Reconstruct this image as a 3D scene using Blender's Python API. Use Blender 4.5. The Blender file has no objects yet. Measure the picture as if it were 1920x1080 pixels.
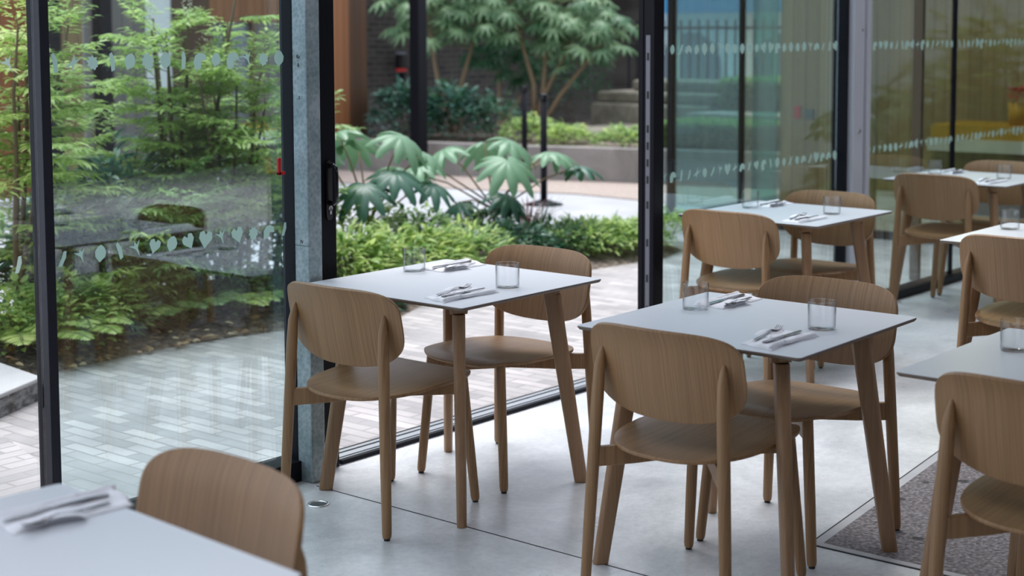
import bpy, math, random
from mathutils import Vector, Matrix
import numpy as np
PI = math.pi
SC = bpy.context.scene
COL = SC.collection
random.seed(7)

# ------------------------------------------------------------------ camera, world, exposure
def look_matrix(yaw, pitch, roll, loc):
    f = Vector((math.sin(yaw)*math.cos(pitch), math.cos(yaw)*math.cos(pitch), -math.sin(pitch)))
    r = Vector((math.cos(yaw), -math.sin(yaw), 0)); u = r.cross(f)
    r2 = r*math.cos(roll)+u*math.sin(roll); u2 = -r*math.sin(roll)+u*math.cos(roll)
    m = Matrix((r2, u2, -f)).transposed().to_4x4(); m.translation = loc
    return m
cam_d = bpy.data.cameras.new('camera'); cam = bpy.data.objects.new('camera', cam_d); COL.objects.link(cam)
cam.matrix_world = look_matrix(0.8751, 0.0858, -0.0032, Vector((0, 0, 1.6302)))
cam_d.sensor_width = 36; cam_d.lens = 2884.57/1920*36
cam_d.shift_y = -(540-302.86)/1920
cam_d.clip_start = .05; cam_d.clip_end = 200
cam_d.dof.use_dof = True; cam_d.dof.focus_distance = 5.15; cam_d.dof.aperture_fstop = 2.8
SC.camera = cam
SC.view_settings.view_transform = 'Standard'; SC.view_settings.look = 'None'
SC.view_settings.gamma = 1; SC.view_settings.exposure = 0.8; SC.view_settings.use_curve_mapping = False
SC.cycles.use_denoising = True
SC.cycles.max_bounces = 12; SC.cycles.transparent_max_bounces = 24
SC.cycles.caustics_reflective = False; SC.cycles.caustics_refractive = False
SC.cycles.sample_clamp_indirect = 6

W = bpy.data.worlds.new('overcast_sky'); SC.world = W; W.use_nodes = True
nt = W.node_tree; nt.nodes.clear()
o = nt.nodes.new('ShaderNodeOutputWorld'); bg = nt.nodes.new('ShaderNodeBackground')
tc = nt.nodes.new('ShaderNodeTexCoord'); sx = nt.nodes.new('ShaderNodeSeparateXYZ'); rp = nt.nodes.new('ShaderNodeValToRGB')
rp.color_ramp.elements[0].position = .42; rp.color_ramp.elements[0].color = (.46, .52, .62, 1)
rp.color_ramp.elements[1].position = .95; rp.color_ramp.elements[1].color = (.84, .90, 1.04, 1)
mp = nt.nodes.new('ShaderNodeMath'); mp.operation = 'MULTIPLY_ADD'; mp.inputs[1].default_value = .5; mp.inputs[2].default_value = .5
nt.links.new(tc.outputs['Generated'], sx.inputs[0]); nt.links.new(sx.outputs[2], mp.inputs[0]); nt.links.new(mp.outputs[0], rp.inputs[0])
nt.links.new(rp.outputs[0], bg.inputs[0]); bg.inputs[1].default_value = 1.3; nt.links.new(bg.outputs[0], o.inputs[0])
# soft, very wide sun behind thin cloud
sd = bpy.data.lights.new('hazy_sun', 'SUN'); sd.energy = 1.9; sd.angle = math.radians(38); sd.color = (1, .98, .97)
so = bpy.data.objects.new('hazy_sun', sd); COL.objects.link(so)
so.rotation_euler = Vector((-.15, -.27, -1)).to_track_quat('-Z', 'Y').to_euler()

# ------------------------------------------------------------------ materials
MATS = {}
def mat(name): 
    m = bpy.data.materials.new(name); m.use_nodes = True; MATS[name] = m
    n = m.node_tree; b = n.nodes['Principled BSDF']; return m, n, b
def node(n, t, **kw):
    x = n.nodes.new(t)
    for k, v in kw.items():
        if k in x.inputs: x.inputs[k].default_value = v
        else: setattr(x, k, v)
    return x
def coords(n, scale=(1, 1, 1), rot=(0, 0, 0), which='Object'):
    t = n.nodes.new('ShaderNodeTexCoord'); m = n.nodes.new('ShaderNodeMapping')
    m.inputs['Scale'].default_value = scale; m.inputs['Rotation'].default_value = rot
    n.links.new(t.outputs[which], m.inputs[0]); return m.outputs[0]
def ramp(n, fac, stops):
    r = n.nodes.new('ShaderNodeValToRGB'); e = r.color_ramp.elements
    while len(e) > 1: e.remove(e[-1])
    e[0].position = stops[0][0]; e[0].color = (*stops[0][1], 1)
    for p, c in stops[1:]:
        q = e.new(p); q.color = (*c, 1)
    n.links.new(fac, r.inputs[0]); return r.outputs[0]
def bump(n, b, h, strength, dist):
    u = node(n, 'ShaderNodeBump'); u.inputs['Strength'].default_value = strength; u.inputs['Distance'].default_value = dist
    n.links.new(h, u.inputs['Height']); n.links.new(u.outputs[0], b.inputs['Normal'])
def plain(name, c, rough=.5, metal=0, spec=.5):
    m, n, b = mat(name); b.inputs['Base Color'].default_value = (*c, 1); b.inputs['Roughness'].default_value = rough
    b.inputs['Metallic'].default_value = metal; b.inputs['Specular IOR Level'].default_value = spec; return m
def wood(name, light, dark, axis, fine=260, rough=.45, depth=None):
    m, n, b = mat(name)
    s1 = [fine*.62]*3; s1[axis] = 1.3; s2 = [fine*1.3]*3; s2[axis] = 4
    if depth is not None: s1[depth] = 2.5; s2[depth] = 6
    obj_info = n.nodes.new('ShaderNodeObjectInfo')
    add = n.nodes.new('ShaderNodeVectorMath'); add.operation = 'ADD'
    t = n.nodes.new('ShaderNodeTexCoord')
    mulv = n.nodes.new('ShaderNodeMath'); mulv.operation = 'MULTIPLY'; mulv.inputs[1].default_value = 7
    n.links.new(obj_info.outputs['Random'], mulv.inputs[0])
    n.links.new(t.outputs['Object'], add.inputs[0]); n.links.new(mulv.outputs[0], add.inputs[1])
    def nz(sc, d):
        mm = n.nodes.new('ShaderNodeMapping'); mm.inputs['Scale'].default_value = sc; n.links.new(add.outputs[0], mm.inputs[0])
        x = node(n, 'ShaderNodeTexNoise'); x.inputs['Scale'].default_value = 1; x.inputs['Detail'].default_value = d
        n.links.new(mm.outputs[0], x.inputs['Vector']); return x.outputs['Fac']
    a = nz(s1, 3); c = nz(s2, 2)
    mx = n.nodes.new('ShaderNodeMix'); mx.inputs[0].default_value = .5; n.links.new(a, mx.inputs[2]); n.links.new(c, mx.inputs[3])
    col = ramp(n, mx.outputs[0], [(.30, dark), (.5, tuple((l*1.3+d)/2.3 for l, d in zip(light, dark))), (.68, light)])
    n.links.new(col, b.inputs['Base Color']); b.inputs['Roughness'].default_value = rough
    bump(n, b, mx.outputs[0], .12, .002); return m
oakL, oakD = (.37, .212, .096), (.20, .108, .047)
wood('oak_x', oakL, oakD, 0, depth=2); wood('oak_z', oakL, oakD, 2, depth=0)
wood('beech_z', (.36, .215, .115), (.26, .145, .072), 2, 120); wood('beech_x', (.36, .215, .115), (.26, .145, .072), 0, 120)
plain('white_laminate', (.68, .705, .74), .36); plain('laminate_core', (.17, .13, .10), .6)
plain('black_metal', (.008, .008, .012), .4, 0, .12); plain('anthracite', (.016, .016, .026), .4, 0, .3); plain('black_gloss', (.01, .01, .012), .2)
plain('dark_line', (.02, .02, .022), .8); plain('steel', (.42, .41, .43), .2, 1); plain('steel_bright', (.72, .72, .74), .3, 1)
plain('red_plastic', (.6, .015, .02), .35); plain('glide', (.02, .02, .02), .6); plain('grey_strip', (.16, .16, .18), .4, .3); plain('smoke', (.08, .1, .11), .3)
plain('yellow', (.58, .34, .03), .6); plain('red_flower', (.62, .03, .03), .6)
plain('white_paint', (.75, .76, .74), .5); plain('ceiling', (.22, .215, .21), .8); plain('inner_wall', (.16, .14, .125), .8)
plain('bronze', (.13, .075, .04), .45); plain('grey_glass', (.20, .21, .24), .12); plain('blue_paint', (.03, .22, .42), .5)
plain('cream_flower', (.85, .82, .66), .7); plain('stem_brown', (.14, .10, .06), .8); plain('stem_green', (.16, .20, .07), .7)
plain('stem_pale', (.27, .19, .11), .7)

def cloth():
    m, n, b = mat('linen'); b.inputs['Base Color'].default_value = (.90, .90, .93, 1); b.inputs['Roughness'].default_value = .9
    w = node(n, 'ShaderNodeTexNoise'); w.inputs['Scale'].default_value = 900; n.links.new(coords(n), w.inputs['Vector'])
    bump(n, b, w.outputs['Fac'], .15, .0006)
cloth()
def galv():
    m, n, b = mat('galvanised'); c = coords(n)
    w = node(n, 'ShaderNodeTexNoise'); w.inputs['Scale'].default_value = 9; w.inputs['Detail'].default_value = 8; n.links.new(c, w.inputs['Vector'])
    v = node(n, 'ShaderNodeTexVoronoi'); v.inputs['Scale'].default_value = 70; n.links.new(c, v.inputs['Vector'])
    mx = n.nodes.new('ShaderNodeMix'); mx.inputs[0].default_value = .3; n.links.new(w.outputs['Fac'], mx.inputs[2]); n.links.new(v.outputs['Distance'], mx.inputs[3])
    n.links.new(ramp(n, mx.outputs[0], [(.3, (.20, .27, .28)), (.5, (.30, .37, .385)), (.65, (.42, .48, .50))]), b.inputs['Base Color'])
    b.inputs['Metallic'].default_value = .25; b.inputs['Roughness'].default_value = .42
    s = node(n, 'ShaderNodeTexNoise'); s.inputs['Scale'].default_value = 160; n.links.new(c, s.inputs['Vector']); bump(n, b, s.outputs['Fac'], .12, .002)
galv()
def concrete(name, c1, c2, rough, scale=1.3, bmp=.05):
    m, n, b = mat(name); c = coords(n)
    w = node(n, 'ShaderNodeTexNoise'); w.inputs['Scale'].default_value = scale; w.inputs['Detail'].default_value = 9; w.inputs['Roughness'].default_value = .62
    w.inputs['Distortion'].default_value = .6
    n.links.new(c, w.inputs['Vector'])
    n.links.new(ramp(n, w.outputs['Fac'], [(.33, c2), (.62, c1)]), b.inputs['Base Color'])
    w2 = node(n, 'ShaderNodeTexNoise'); w2.inputs['Scale'].default_value = 2.2; w2.inputs['Detail'].default_value = 5; n.links.new(c, w2.inputs['Vector'])
    mr = n.nodes.new('ShaderNodeMapRange'); mr.inputs[3].default_value = rough-.08; mr.inputs[4].default_value = rough+.12
    n.links.new(w2.outputs['Fac'], mr.inputs[0]); n.links.new(mr.outputs[0], b.inputs['Roughness'])
    if name == 'polished_concrete':
        base = b.inputs['Base Color'].links[0].from_socket
        f = node(n, 'ShaderNodeTexNoise'); f.inputs['Scale'].default_value = 38; f.inputs['Detail'].default_value = 10; f.inputs['Roughness'].default_value = .75; n.links.new(c, f.inputs['Vector'])
        v = node(n, 'ShaderNodeTexVoronoi'); v.inputs['Scale'].default_value = 26; n.links.new(c, v.inputs['Vector'])
        sp = ramp(n, v.outputs['Distance'], [(.045, (.45, .45, .45)), (.09, (1, 1, 1))]); fr = ramp(n, f.outputs['Fac'], [(.35, (.86, .86, .87)), (.62, (1.03, 1.03, 1.03))])
        m1 = n.nodes.new('ShaderNodeMix'); m1.data_type = 'RGBA'; m1.blend_type = 'MULTIPLY'; m1.inputs[0].default_value = 1
        m2 = n.nodes.new('ShaderNodeMix'); m2.data_type = 'RGBA'; m2.blend_type = 'MULTIPLY'; m2.inputs[0].default_value = .8
        n.links.new(base, m1.inputs[6]); n.links.new(fr, m1.inputs[7]); n.links.new(m1.outputs[2], m2.inputs[6]); n.links.new(sp, m2.inputs[7]); n.links.new(m2.outputs[2], b.inputs['Base Color'])
    s = node(n, 'ShaderNodeTexNoise'); s.inputs['Scale'].default_value = 90; s.inputs['Detail'].default_value = 4; n.links.new(c, s.inputs['Vector'])
    bump(n, b, s.outputs['Fac'], bmp, .003); return m
concrete('polished_concrete', (.84, .85, .86), (.52, .535, .55), .28, 1.9)
concrete('path_concrete', (.46, .47, .49), (.36, .37, .39), .75, 1.0, .1)
concrete('planter_concrete', (.31, .285, .27), (.22, .205, .19), .8, 2.5, .2)
concrete('gravel_pink', (.46, .38, .33), (.30, .25, .22), .9, 40, .6)
concrete('old_stone', (.25, .23, .18), (.13, .12, .09), .85, 6, .5)
concrete('slab_stone', (.50, .50, .50), (.40, .40, .41), .7, 3, .15)
def rough_stone():
    m, n, b = mat('rough_riser'); c = coords(n, (1, 1, 2))
    w = node(n, 'ShaderNodeTexNoise'); w.inputs['Scale'].default_value = 22; w.inputs['Detail'].default_value = 8; n.links.new(c, w.inputs['Vector'])
    n.links.new(ramp(n, w.outputs['Fac'], [(.38, (.07, .07, .07)), (.62, (.30, .30, .30))]), b.inputs['Base Color']); bump(n, b, w.outputs['Fac'], .9, .02)
    b.inputs['Roughness'].default_value = .85
rough_stone()
def aggregate():
    m, n, b = mat('aggregate'); c = coords(n)
    w = node(n, 'ShaderNodeTexNoise'); w.inputs['Scale'].default_value = 75; w.inputs['Detail'].default_value = 6; n.links.new(c, w.inputs['Vector'])
    v = node(n, 'ShaderNodeTexVoronoi'); v.inputs['Scale'].default_value = 34; n.links.new(c, v.inputs['Vector'])
    v2 = node(n, 'ShaderNodeTexVoronoi'); v2.inputs['Scale'].default_value = 7; n.links.new(c, v2.inputs['Vector'])
    hole = ramp(n, v2.outputs['Distance'], [(.10, (0, 0, 0)), (.17, (1, 1, 1))])
    col = ramp(n, w.outputs['Fac'], [(.34, (.10, .088, .085)), (.52, (.20, .178, .18)), (.70, (.36, .33, .335))])
    mx = n.nodes.new('ShaderNodeMix'); mx.data_type = 'RGBA'; mx.blend_type = 'MULTIPLY'; mx.inputs[0].default_value = .75
    n.links.new(col, mx.inputs[6]); n.links.new(hole, mx.inputs[7]); n.links.new(mx.outputs[2], b.inputs['Base Color'])
    ad = n.nodes.new('ShaderNodeMath'); ad.operation = 'ADD'; n.links.new(w.outputs['Fac'], ad.inputs[0])
    ml = n.nodes.new('ShaderNodeMath'); ml.operation = 'MULTIPLY'; n.links.new(v.outputs['Distance'], ml.inputs[0]); ml.inputs[1].default_value = 1.2
    n.links.new(ml.outputs[0], ad.inputs[1]); ad2 = n.nodes.new('ShaderNodeMath'); ad2.operation = 'ADD'; n.links.new(ad.outputs[0], ad2.inputs[0]); n.links.new(hole, ad2.inputs[1])
    bump(n, b, ad2.outputs[0], .9, .01); b.inputs['Roughness'].default_value = .75
aggregate()
def bricks(name, c1, c2, mortar, bw, bh, ms, rot=(0, 0, 0), rough=.85, bmp=.5, which='Object', mud=None):
    m, n, b = mat(name); c = coords(n, (1, 1, 1), rot, which)
    wob = node(n, 'ShaderNodeTexNoise'); wob.inputs['Scale'].default_value = 1.7; n.links.new(c, wob.inputs['Vector'])
    sub = n.nodes.new('ShaderNodeVectorMath'); sub.operation = 'SCALE'; sub.inputs['Scale'].default_value = .02; n.links.new(wob.outputs['Color'], sub.inputs[0])
    ad = n.nodes.new('ShaderNodeVectorMath'); ad.operation = 'ADD'; n.links.new(c, ad.inputs[0]); n.links.new(sub.outputs[0], ad.inputs[1])
    t = node(n, 'ShaderNodeTexBrick'); t.inputs['Scale'].default_value = 1; t.inputs['Brick Width'].default_value = bw; t.inputs['Row Height'].default_value = bh
    t.inputs['Mortar Size'].default_value = ms; t.inputs['Mortar Smooth'].default_value = .3
    t.inputs['Color1'].default_value = (*c1, 1); t.inputs['Color2'].default_value = (*c2, 1); t.inputs['Mortar'].default_value = (*mortar, 1)
    n.links.new(ad.outputs[0], t.inputs['Vector'])
    w = node(n, 'ShaderNodeTexNoise'); w.inputs['Scale'].default_value = 3; w.inputs['Detail'].default_value = 8; n.links.new(c, w.inputs['Vector'])
    g = ramp(n, w.outputs['Fac'], [(.3, (.78, .78, .78)), (.7, (1.12, 1.12, 1.12))])
    mx = n.nodes.new('ShaderNodeMix'); mx.data_type = 'RGBA'; mx.blend_type = 'MULTIPLY'; mx.inputs[0].default_value = 1
    n.links.new(t.outputs['Color'], mx.inputs[6]); n.links.new(g, mx.inputs[7]); n.links.new(mx.outputs[2], b.inputs['Base Color'])
    iv = n.nodes.new('ShaderNodeMath'); iv.operation = 'SUBTRACT'; iv.inputs[0].default_value = 1; n.links.new(t.outputs['Fac'], iv.inputs[1])
    bump(n, b, iv.outputs[0], bmp, .006); b.inputs['Roughness'].default_value = rough
bricks('paving', (.52, .48, .47), (.33, .31, .31), (.33, .31, .30), .215, .070, .006, (0, 0, PI/2), .65, .6)
bricks('paving_cross', (.52, .48, .47), (.33, .31, .31), (.33, .31, .30), .215, .070, .006, (0, 0, 0), .65, .6)
bricks('brick_wall', (.065, .052, .042), (.032, .027, .023), (.085, .077, .065), .22, .075, .012, (PI/2, 0, PI/2))
bricks('brick_wall_x', (.065, .052, .042), (.032, .027, .023), (.085, .077, .065), .22, .075, .012, (PI/2, 0, 0))
def boards(name, c1, c2, w, axis=0):
    m, n, b = mat(name); t = n.nodes.new('ShaderNodeTexCoord'); s = n.nodes.new('ShaderNodeSeparateXYZ'); n.links.new(t.outputs['Object'], s.inputs[0])
    d = n.nodes.new('ShaderNodeMath'); d.operation = 'DIVIDE'; d.inputs[1].default_value = w; n.links.new(s.outputs[axis], d.inputs[0])
    fl = n.nodes.new('ShaderNodeMath'); fl.operation = 'FLOOR'; n.links.new(d.outputs[0], fl.inputs[0])
    wn = n.nodes.new('ShaderNodeTexWhiteNoise'); wn.noise_dimensions = '1D'; n.links.new(fl.outputs[0], wn.inputs['W'])
    fr = n.nodes.new('ShaderNodeMath'); fr.operation = 'FRACT'; n.links.new(d.outputs[0], fr.inputs[0])
    gap = ramp(n, fr.outputs[0], [(0, (.25, .25, .25)), (.06, (1, 1, 1)), (.94, (1, 1, 1)), (1, (.25, .25, .25))])
    col = ramp(n, wn.outputs['Value'], [(0, c1), (1, c2)])
    mx = n.nodes.new('ShaderNodeMix'); mx.data_type = 'RGBA'; mx.blend_type = 'MULTIPLY'; mx.inputs[0].default_value = 1
    n.links.new(col, mx.inputs[6]); n.links.new(gap, mx.inputs[7]); n.links.new(mx.outputs[2], b.inputs['Base Color']); b.inputs['Roughness'].default_value = .6
    bump(n, b, gap, .4, .01)
boards('cedar', (.30, .12, .045), (.22, .085, .03), .11)
boards('cedar_dark', (.09, .042, .018), (.065, .03, .014), .11)
boards('pale_boards', (.38, .26, .13), (.28, .19, .09), .12, 1)
boards('pale_boards_x', (.46, .30, .15), (.36, .23, .11), .12, 0)
plain('pale_steel', (.55, .55, .59), .38, .15)
boards('grey_boards', (.20, .17, .15), (.15, .13, .12), .14)
def soil():
    m, n, b = mat('soil'); c = coords(n)
    w = node(n, 'ShaderNodeTexNoise'); w.inputs['Scale'].default_value = 30; w.inputs['Detail'].default_value = 8; n.links.new(c, w.inputs['Vector'])
    n.links.new(ramp(n, w.outputs['Fac'], [(.35, (.07, .052, .042)), (.65, (.30, .24, .19))]), b.inputs['Base Color']); b.inputs['Roughness'].default_value = .95
    bump(n, b, w.outputs['Fac'], 1, .03)
soil()
def leafmat(name, c1, c2, trans=.35, rough=.33):
    m, n, b = mat(name); g = n.nodes.new('ShaderNodeNewGeometry')
    col = ramp(n, g.outputs['Random Per Island'], [(0, c1), (1, c2)])
    n.links.new(col, b.inputs['Base Color']); b.inputs['Roughness'].default_value = rough
    tr = n.nodes.new('ShaderNodeBsdfTranslucent'); n.links.new(col, tr.inputs[0])
    mx = n.nodes.new('ShaderNodeMixShader'); mx.inputs[0].default_value = trans
    o = n.nodes['Material Output']; n.links.new(b.outputs[0], mx.inputs[1]); n.links.new(tr.outputs[0], mx.inputs[2]); n.links.new(mx.outputs[0], o.inputs[0])
leafmat('leaf_lime', (.30, .48, .10), (.70, .80, .32), .5)
leafmat('leaf_green', (.15, .31, .09), (.42, .58, .22), .45)
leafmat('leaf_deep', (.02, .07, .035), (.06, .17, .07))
leafmat('leaf_blue', (.05, .15, .12), (.14, .30, .23))
leafmat('leaf_big', (.07, .20, .11), (.23, .40, .22), .25)
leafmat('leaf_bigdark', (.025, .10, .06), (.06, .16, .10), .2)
leafmat('leaf_fatsia', (.06, .16, .07), (.25, .40, .20), .3)
leafmat('leaf_silver', (.35, .45, .38), (.60, .68, .58), .3)
leafmat('leaf_litter', (.30, .13, .04), (.62, .48, .30), .1)
leafmat('leaf_maroon', (.10, .02, .03), (.22, .05, .06), .3)

def decalmat():
    m, n, b = mat('decal'); b.inputs['Base Color'].default_value = (.45, .55, .48, 1); b.inputs['Roughness'].default_value = .7
    tr = n.nodes.new('ShaderNodeBsdfTranslucent'); tr.inputs[0].default_value = (.38, .48, .42, 1); mx = n.nodes.new('ShaderNodeMixShader'); mx.inputs[0].default_value = .75
    o = n.nodes['Material Output']; n.links.new(b.outputs[0], mx.inputs[1]); n.links.new(tr.outputs[0], mx.inputs[2]); n.links.new(mx.outputs[0], o.inputs[0])
decalmat()
def glassmat(name, tint, base=.045, rough=0.0, boost=1.0, edge=None):
    m = bpy.data.materials.new(name); m.use_nodes = True; MATS[name] = m; n = m.node_tree; n.nodes.clear()
    o = n.nodes.new('ShaderNodeOutputMaterial'); g = n.nodes.new('ShaderNodeNewGeometry')
    d = n.nodes.new('ShaderNodeVectorMath'); d.operation = 'DOT_PRODUCT'; n.links.new(g.outputs['Normal'], d.inputs[0]); n.links.new(g.outputs['Incoming'], d.inputs[1])
    a = n.nodes.new('ShaderNodeMath'); a.operation = 'ABSOLUTE'; n.links.new(d.outputs['Value'], a.inputs[0])
    s = n.nodes.new('ShaderNodeMath'); s.operation = 'SUBTRACT'; s.inputs[0].default_value = 1; n.links.new(a.outputs[0], s.inputs[1])
    p = n.nodes.new('ShaderNodeMath'); p.operation = 'POWER'; p.inputs[1].default_value = 5; n.links.new(s.outputs[0], p.inputs[0])
    q = n.nodes.new('ShaderNodeMath'); q.operation = 'MULTIPLY_ADD'; q.inputs[1].default_value = (1-base)*boost; q.inputs[2].default_value = base; n.links.new(p.outputs[0], q.inputs[0])
    t = n.nodes.new('ShaderNodeBsdfTransparent'); t.inputs[0].default_value = (*tint, 1)
    if edge:   # light seen through the rim and walls edge-on crosses more glass
        p2 = n.nodes.new('ShaderNodeMath'); p2.operation = 'POWER'; p2.inputs[1].default_value = 3.5; n.links.new(s.outputs[0], p2.inputs[0])
        cm = n.nodes.new('ShaderNodeMix'); cm.data_type = 'RGBA'; cm.inputs[6].default_value = (*tint, 1); cm.inputs[7].default_value = (*edge, 1)
        n.links.new(p2.outputs[0], cm.inputs[0]); n.links.new(cm.outputs[2], t.inputs[0])
    gl = n.nodes.new('ShaderNodeBsdfGlossy'); gl.inputs['Roughness'].default_value = rough; gl.inputs[0].default_value = (1, 1, 1, 1)
    mx = n.nodes.new('ShaderNodeMixShader'); n.links.new(q.outputs[0], mx.inputs[0]); n.links.new(t.outputs[0], mx.inputs[1]); n.links.new(gl.outputs[0], mx.inputs[2])
    n.links.new(mx.outputs[0], o.inputs[0])
glassmat('window_glass', (.81, .90, .91), .105); glassmat('coated_glass', (.88, .965, .975), .14); glassmat('clear_glass', (.97, .98, .98), .035); glassmat('tumbler_glass', (.985, .988, .99), .03, edge=(.25, .27, .29))
glassmat('wing_glass', (.88, .90, .84), .05, .02)
glassmat('teal_tint', (.66, .84, .86), .06, .02); glassmat('teal_glass', (.35, .72, .68), .08, .1)

# ------------------------------------------------------------------ mesh helpers
class MB:
    def __init__(s): s.v = []; s.f = []; s.m = []
    def add(s, v, f, mi=0):
        k = len(s.v); s.v += [tuple(p) for p in v]; s.f += [tuple(i+k for i in q) for q in f]; s.m += [mi]*len(f); return s
    def box(s, x0, x1, y0, y1, z0, z1, mi=0, M=None):
        v = [(x, y, z) for z in (z0, z1) for y in (y0, y1) for x in (x0, x1)]
        if M: v = [M @ Vector(p) for p in v]
        return s.add(v, [(0, 2, 3, 1), (4, 5, 7, 6), (0, 1, 5, 4), (2, 6, 7, 3), (0, 4, 6, 2), (1, 3, 7, 5)], mi)
    def tube(s, pts, rads, n=10, caps=True, sec=None, mi=0):
        pts = [Vector(p) for p in pts]
        if not isinstance(rads, (list, tuple)): rads = [rads]*len(pts)
        V = []; F = []
        t0 = (pts[1]-pts[0]).normalized(); ref = Vector((1, 0, 0)) if abs(t0.x) < .8 else Vector((0, 1, 0))
        for i, p in enumerate(pts):
            t = (pts[min(i+1, len(pts)-1)]-pts[max(i-1, 0)]).normalized()
            a = (ref-t*ref.dot(t)).normalized(); b = t.cross(a)
            for k in range(n):
                if sec: u, w = sec[k]; V.append(p+a*u*rads[i]+b*w*rads[i])
                else:
                    g = 2*PI*k/n; V.append(p+(a*math.cos(g)+b*math.sin(g))*rads[i])
        for i in range(len(pts)-1):
            for k in range(n): F.append((i*n+k, i*n+(k+1) % n, (i+1)*n+(k+1) % n, (i+1)*n+k))
        if caps: F.append(tuple(range(n-1, -1, -1))); F.append(tuple((len(pts)-1)*n+k for k in range(n)))
        return s.add(V, F, mi)
    def lathe(s, prof, n=32, c=(0, 0, 0), mi=0, close=False):
        V = [(c[0]+r*math.cos(2*PI*k/n), c[1]+r*math.sin(2*PI*k/n), c[2]+z) for r, z in prof for k in range(n)]; F = []
        m = len(prof)
        for i in range(m if close else m-1):
            j = (i+1) % m
            for k in range(n): F.append((i*n+k, i*n+(k+1) % n, j*n+(k+1) % n, j*n+k))
        return s.add(V, F, mi)
    def prism(s, poly, z0, z1, mi=0, M=None):
        n = len(poly); v = [(x, y, z0) for x, y in poly]+[(x, y, z1) for x, y in poly]
        if M: v = [M @ Vector(p) for p in v]
        f = [tuple(range(n-1, -1, -1)), tuple(range(n, 2*n))]+[(i, (i+1) % n, n+(i+1) % n, n+i) for i in range(n)]
        return s.add(v, f, mi)
    def build(s, name, mats, parent=None, smooth=False, bevel=0, loc=None, auto=None):
        me = bpy.data.meshes.new(name); me.from_pydata(s.v, [], s.f)
        if isinstance(mats, str): mats = [mats]
        for x in mats: me.materials.append(MATS[x])
        if len(mats) > 1: me.polygons.foreach_set('material_index', s.m)
        if smooth: me.polygons.foreach_set('use_smooth', [True]*len(s.f))
        me.update()
        ob = bpy.data.objects.new(name, me); COL.objects.link(ob)
        if parent: ob.parent = parent
        if loc: ob.location = loc
        if bevel:
            b = ob.modifiers.new('bevel', 'BEVEL'); b.width = bevel; b.segments = 2; b.limit_method = 'ANGLE'; b.angle_limit = .6
        if auto:
            me.polygons.foreach_set('use_smooth', [True]*len(s.f)); me.set_sharp_from_angle(angle=auto)
        return ob
def tag(o, label=None, cat=None, group=None, kind=None):
    if label: o['label'] = label
    if cat: o['category'] = cat
    if group: o['group'] = group
    if kind: o['kind'] = kind
    return o
def empty(name, loc, rz=0, label=None, cat=None, group=None, kind=None):
    o = bpy.data.objects.new(name, None); COL.objects.link(o); o.location = loc; o.rotation_euler = (0, 0, rz); o.empty_display_size = .1
    return tag(o, label, cat, group, kind)
KIDS = {}
def kids(o): return [c for c in bpy.data.objects if c.parent == o]
def copy_tree(o, parent=None, cache={}):
    c = o.copy(); COL.objects.link(c)
    if parent: c.parent = parent
    for ch in kids(o): copy_tree(ch, c)
    return c

# ------------------------------------------------------------------ floors and ground
GY = 4.136   # glass line
def quad(name, pts, m, z=0, label=None, kind='structure', thick=.05):
    b = MB().prism(pts, z-thick, z); return tag(b.build(name, m), label, kind=kind)
fl = quad('floor', [(-3, -6), (16, -6), (16, GY-.02), (-3, GY-.02)], 'polished_concrete', 0, 'pale polished concrete cafe floor', thick=.2)
pv = quad('brick_paving', [(-3, GY+.12), (11.0, GY+.12), (11.0, 7.6), (9.9, 7.0), (-3, 7.0)], 'paving', 0, 'weathered grey brick paving outside the glass wall', thick=.2)
quad('brick_paving_band', [(1.0, GY+.12), (2.95, GY+.12), (3.2, 4.9), (3.42, 5.72), (1.0, 5.78)], 'paving_cross', .003, 'band of brick paving laid crosswise by the stone step', thick=.003)
quad('garden_path', [(-3, 7.0), (9.9, 7.0), (11.0, 7.6), (18, 7.6), (18, 13.2), (-3, 13.2)], 'path_concrete', 0, 'pale concrete garden path behind the planting bed', thick=.2)
quad('gravel_strip', [(11.9, 7.6), (13.6, 7.6), (13.2, 9.33), (12.6, 11.9), (12.3, 13.1), (11.2, 13.1), (11.5, 11.0), (12.0, 9.2)], 'gravel_pink', .012, 'strip of pinkish gravel at the foot of the planter wall', thick=.012)
# joints and rough patch in the cafe floor
jb = MB()
jb.box(3.69, 3.694, -2, 4.0, 0, .0012); pass
jb.build('floor_joint', 'dark_line'); tag(bpy.data.objects['floor_joint'], 'thin dark saw-cut joint in the concrete floor', kind='structure')
quad('exposed_aggregate_patch', [(4.285, 2.295), (7.6, 2.66), (7.6, -.5), (4.33, -.5)], 'aggregate', .0022, 'rough pitted aggregate patch in the concrete floor', thick=.002)
pb = MB(); 
for pts in ([(4.255, 2.325), (7.6, 2.70), (7.6, 2.66), (4.285, 2.295)], [(4.255, 2.325), (4.285, 2.295), (4.33, -.5), (4.30, -.5)]): pb.prism(pts[::-1], 0, .0028)
tag(pb.build('patch_border', 'slab_stone'), 'smooth mortar border around the rough floor patch', kind='structure')
pb = MB(); pb.prism([(4.248, 2.329), (7.6, 2.706), (7.6, 2.700), (4.252, 2.324)][::-1], 0, .003); pb.prism([(4.246, 2.329), (4.25, 2.329), (4.30, -.5), (4.296, -.5)][::-1], 0, .003)
tag(pb.build('patch_crack', 'dark_line'), 'dark crack line along the mortar border of the floor patch', kind='structure')

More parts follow.
